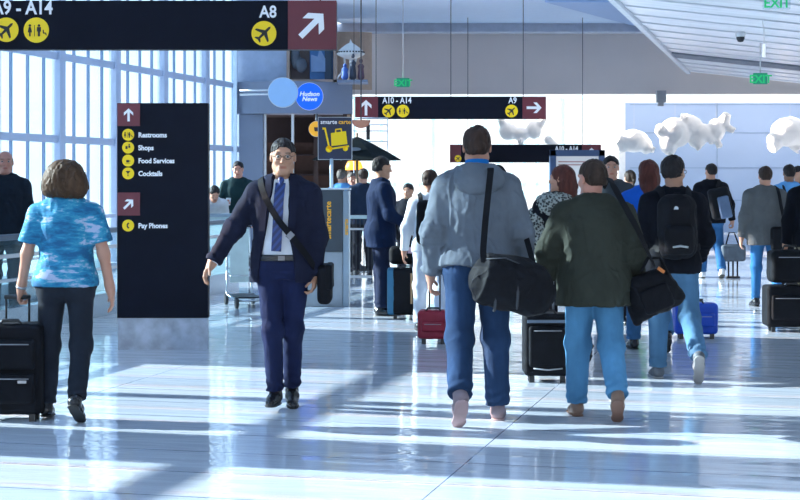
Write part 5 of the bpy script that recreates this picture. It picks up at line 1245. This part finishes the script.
simple(210, 25.4, 1.66, 165, 'fair', 'dark', cloth('white_tshirt', (.6,.6,.62)), M_bt, 'person in a white top leaning over the counter beside the tall navy sign', lean=52, turn=(0,22), vox=.012,
    arms={'R': ((.2,.5,-1),(.0,.5,-.9),.5), 'L': ((.2,.55,-1),(-.1,.5,-.9),.5)}, hair='short', name='tshirt')

# ------------------------------------------------------------------ right-hand crowd
# woman with the fur-trimmed hood, her suitcase
b17 = Body(1.66, legs={'L': (8,6,0,2), 'R': (-8,14,26,2)}, arms={'L': ((.25,.3,-1),(-.2,.8,-.3),.9), 'R': ((.1,-.1,-1),(.05,-.1,-1),1.4)}, fem=True, head=(-55,0), width=1.08)
p = figure(562, 13.4, b17, -12, SK['fair'], HM['auburn'], 'woman with long auburn hair and a patterned scarf, left of the olive jacket man', hair='long', vox=.010, vol=1.02)
jk, jpr = coat(b17, p, bpy.data.materials['black_jacket'], .010, .035, .80, (.21,.16))
mf = bpy.data.materials.new('patterned_fur_scarf'); mf.use_nodes = True; N = mf.node_tree.nodes; L = mf.node_tree.links; P_ = N['Principled BSDF']; P_.inputs['Roughness'].default_value = .9
t = N.new('ShaderNodeTexCoord'); n1 = N.new('ShaderNodeTexVoronoi'); n1.inputs['Scale'].default_value = 48; L.new(t.outputs['Object'], n1.inputs['Vector']); r = N.new('ShaderNodeValToRGB'); r.color_ramp.elements[0].position = .35; r.color_ramp.elements[0].color = (.01,.012,.015,1); r.color_ramp.elements[1].position = .6; r.color_ramp.elements[1].color = (.30,.32,.30,1); L.new(n1.outputs['Distance'], r.inputs[0]); L.new(r.outputs[0], P_.inputs['Base Color'])
sdf_obj('scarf', [ell((-.12,-.02,1.42), (.13,.13,.11), .04, b17.MT), ell((-.20,.06,1.28), (.12,.12,.13), .04, b17.MT), ell((-.24,.02,1.12), (.11,.12,.14), .04, b17.MT), ell((-.05,-.10,1.46), (.12,.08,.07), .04, b17.MT)], .009, mf, p, lambda P: .012*wnoise(P, 40, (1,1,1), 1), b17.sc)
trousers(b17, p, M_bt, .010); shoes(b17, p, M_blackshoe, M_solek, .010)
rt = suitcase(546, 12.35, .355, .475, .25, M_blackbag, 'black wheeled suitcase with a grey band between the hooded man and the olive jacket man', handle=.25, hw=.13, pockets=1, gap=.05, handle_m=M_steel)
g = MB(); g.box((0,-.137,.47), (.31,.012,.022)); g.build('grey_band', mat('grey_blue_band', (.12,.16,.22), .5), rt)
g = MB(); g.tube([(-.11,-.175,.115),(.0,-.178,.105),(.11,-.175,.115)], .006, 6); g.build('reflective_trim', M_zip, rt)
g = MB(); g.box((.0,-.02,.55), (.05,.02,.02)); g.build('orange_tag', bpy.data.materials['orange_tag'], rt)
# man facing us
simple(611, 17.2, 1.79, 176, 'fair', 'dark', cloth('charcoal_suit', (.045,.055,.065)), M_bt, 'man in a grey suit facing us behind the olive jacket man', turn=(6,0), vox=.010, eyes=True, width=1.08)
_p = bpy.data.objects[[o.name for o in bpy.data.objects if o.get('label','').startswith('man in a grey suit facing')][0]]
sdf_obj('shirt_front', [loft([(1.22,0,.085,.012,.07),(1.48,0,.03,.055,.075)], .01)], .009, M_ltblue, _p, scale=1.79/1.75)
# woman in green
b19, p19, j19 = simple(629.5, 24, 1.68, -20, 'fair', 'chest', cloth('grey_beige_top', (.22,.20,.17)), M_bt, 'woman with tied-back brown hair and a green backpack near the far blue wall', hair='bun', fem=True, vox=.012)
bag = empty('backpack', p19.location, p19.rotation_euler.z, 'bright green backpack on the woman with tied-back hair', 'backpack')
sdf_obj('pack_body', [rbox((0.02,-.22,1.20), (.15,.08,.21), .06, .03, b19.MT)], .012, cloth('bright_green_fabric', (.04,.40,.08)), bag, fabric_noise(.005, 9), b19.sc)
for s_ in (1,-1): ribbon('shoulder_strap', [tpt(b19,(s_*.09,-.17,1.38)), tpt(b19,(s_*.10,-.05,1.50)), tpt(b19,(s_*.11,.08,1.46)), tpt(b19,(s_*.13,.15,1.28)), tpt(b19,(s_*.19,.0,1.1))], .05, .008, b19.torso(.03,.85,1.5,hem=(.19,.14)), bpy.data.materials['bright_green_fabric'], bag, b19.sc, .004, 40)
# man with the shoulder-slung pack and trolley bag
b20, p20, j20 = simple(711, 25.3, 1.79, 0, 'fair', 'dark', bpy.data.materials['black_jacket'], jeans('blue_jeans_far', (.03,.11,.26)), 'man in a black jacket with a blue-grey daypack, walking away near the far wall', vox=.011, turn=(-20,0), width=1.12,
    legs={'L': (5,4,0,3), 'R': (-4,8,10,3)}, arms={'L': ((.25,.0,-1),(.15,.2,-1),.6), 'R': ((.36,-.05,-1),(.15,.15,-1),1.4)}, shoem=mat('white_trainer', (.6,.6,.62), .6))
bag = empty('backpack', p20.location, 0, 'black and blue-grey daypack slung on the right shoulder of the man near the far wall', 'backpack')
Rr = Matrix.Rotation(math.radians(-12),3,'Y')
sdf_obj('pack_body', [rbox((.10,-.22,1.16), (.16,.09,.24), .06, .03, b20.MT, R=Rr)], .011, M_blackbag, bag, fabric_noise(.005, 9), b20.sc)
sdf_obj('front_pocket', [rbox((.15,-.30,1.10), (.09,.04,.17), .03, .03, b20.MT, R=Rr)], .011, cloth('blue_grey_fabric', (.12,.17,.27)), bag, fabric_noise(.003, 9), b20.sc)
ribbon('shoulder_strap', [tpt(b20,(.06,-.2,1.40)), tpt(b20,(.12,-.05,1.52)), tpt(b20,(.14,.08,1.45)), tpt(b20,(.2,.12,1.25)), tpt(b20,(.26,-.08,1.0))], .05, .008, j20[:3], M_blackbag, bag, b20.sc, .004, 40)
o = empty('trolley_bag', (px(733,25.2), 25.2, 0), 0, 'grey soft bag on a slim black-legged trolley beside the man near the far wall', 'bag')
sdf_obj('bag_body', [rbox((0,0,.40), (.19,.10,.13), .05, .03)], .011, cloth('mid_grey_fabric', (.11,.13,.16)), o, fabric_noise(.006, 8))
g = MB()
for x in (-.07,.0,.07): g.tube([(x,0,.03),(x,0,.28)], .014, 8)
g.box((0,0,.02),(.2,.12,.03)); g.tube([(-.05,.02,.28),(-.05,.05,.30)], .008, 6); g.build('trolley_frame', M_blackpl, o)
g = MB(); g.tube([(-.12,0,.50),(-.06,0,.72),(.02,0,.72),(.10,0,.50)], .011, 8); g.build('carry_handle', M_blackbag, o)
# man in the grey blazer
V21 = .0095
b21 = Body(1.70, legs={'L': (6,4,0,1), 'R': (-6,14,24,1)}, arms={'L': ((.22,.0,-1),(.12,.12,-1),.6), 'R': ((.24,-.02,-1),(.1,.2,-1),.6)}, width=1.14, girth=1.1, twist=3)
p = figure(765, 19.6, b21, 0, SK['fair'], HM['chest'], 'man in a grey tweed blazer and blue jeans walking away at the right', hair='short', vox=V21, vol=1.05)
jk, jpr = coat(b21, p, cloth('grey_tweed', (.10,.105,.11)), V21, .034, .78, (.225,.16), (.080,.066,.052), .007, 3, 'blazer')
trousers(b21, p, jeans('slim_blue_jeans', (.035,.14,.32)), V21, (.095,.066,.052), .005); shoes(b21, p, M_blackshoe, M_solek, V21)
bag = empty('shoulder_bag', p.location, 0, 'black shoulder bag on the right hip of the man in the grey tweed blazer', 'bag')
sdf_obj('bag_body', [rbox((.16,-.20,.86), (.14,.06,.15), .04, .02, b21.MT)], V21, M_blackbag, bag, fabric_noise(.004, 9), b21.sc)
ribbon('strap', [tpt(b21,(.13,.02,1.5)), tpt(b21,(.14,-.12,1.46)), tpt(b21,(.15,-.2,1.25)), tpt(b21,(.20,-.24,1.0))], .045, .006, jpr[:3], M_blackbag, bag, b21.sc, .004, 30)
# two at the right behind him
simple(789, 22.5, 1.75, 0, 'dark', 'dark', bpy.data.materials['light_blue_shirt'], M_bt, 'person in a pale blue shirt with black hair behind the grey blazer man', vox=.012, name='shirt', width=1.1)
_p = bpy.data.objects[[o.name for o in bpy.data.objects if o.get('label','').startswith('person in a pale blue')][0]]
g = MB(); g.tube([(-.10,-.03,1.50),(-.10,-.14,1.42),(-.02,-.19,1.15),(.05,-.18,.98)], .018, 6); g.build('strap', M_blackbag, _p)
simple(799, 24, 1.74, 150, 'tan', 'dark', cloth('dark_red_top', (.10,.02,.03)), M_bt, 'dark-haired person at the right edge beyond the pale blue shirt', vox=.012, name='shirt')
# partly cut person with the black luggage stack
b24, p24, j24 = simple(813, 16.9, 1.74, 10, 'tan', 'dark', bpy.data.materials['black_jacket'], cloth('khaki_trousers', (.22,.19,.14)), 'person in a black jacket cut off by the right edge, holding the black luggage', vox=.010, width=1.1, girth=1.2,
    arms={'L': ((.22,.0,-1),(.12,.05,-1),1.2), 'R': ((.2,0,-1),(.1,.2,-1),.6)})
suitcase(789, 16.45, .50, .42, .30, M_blackbag, 'black wheeled suitcase at the right edge, lower of the two stacked', handle=.0, pockets=1, vox=.01, gap=.05)
o = empty('travel_bag', (px(790,16.45), 16.45, .472+.03), 0, 'black soft travel bag strapped on top of the suitcase at the right edge', 'bag')
sdf_obj('bag_body', [rbox((0,0,.165), (.215,.14,.165), .05, .02)], .01, M_blackbag, o, fabric_noise(.005, 8))
g = MB(); g.tube([(-.15,-.145,.26),(.15,-.145,.26)], .004, 6); g.build('zip', M_zip, o)
g = MB(); g.tube([(-.08,0,.325),(-.06,0,.37),(.06,0,.37),(.08,0,.325)], .011, 8); g.build('carry_handle', M_blackpl, o)
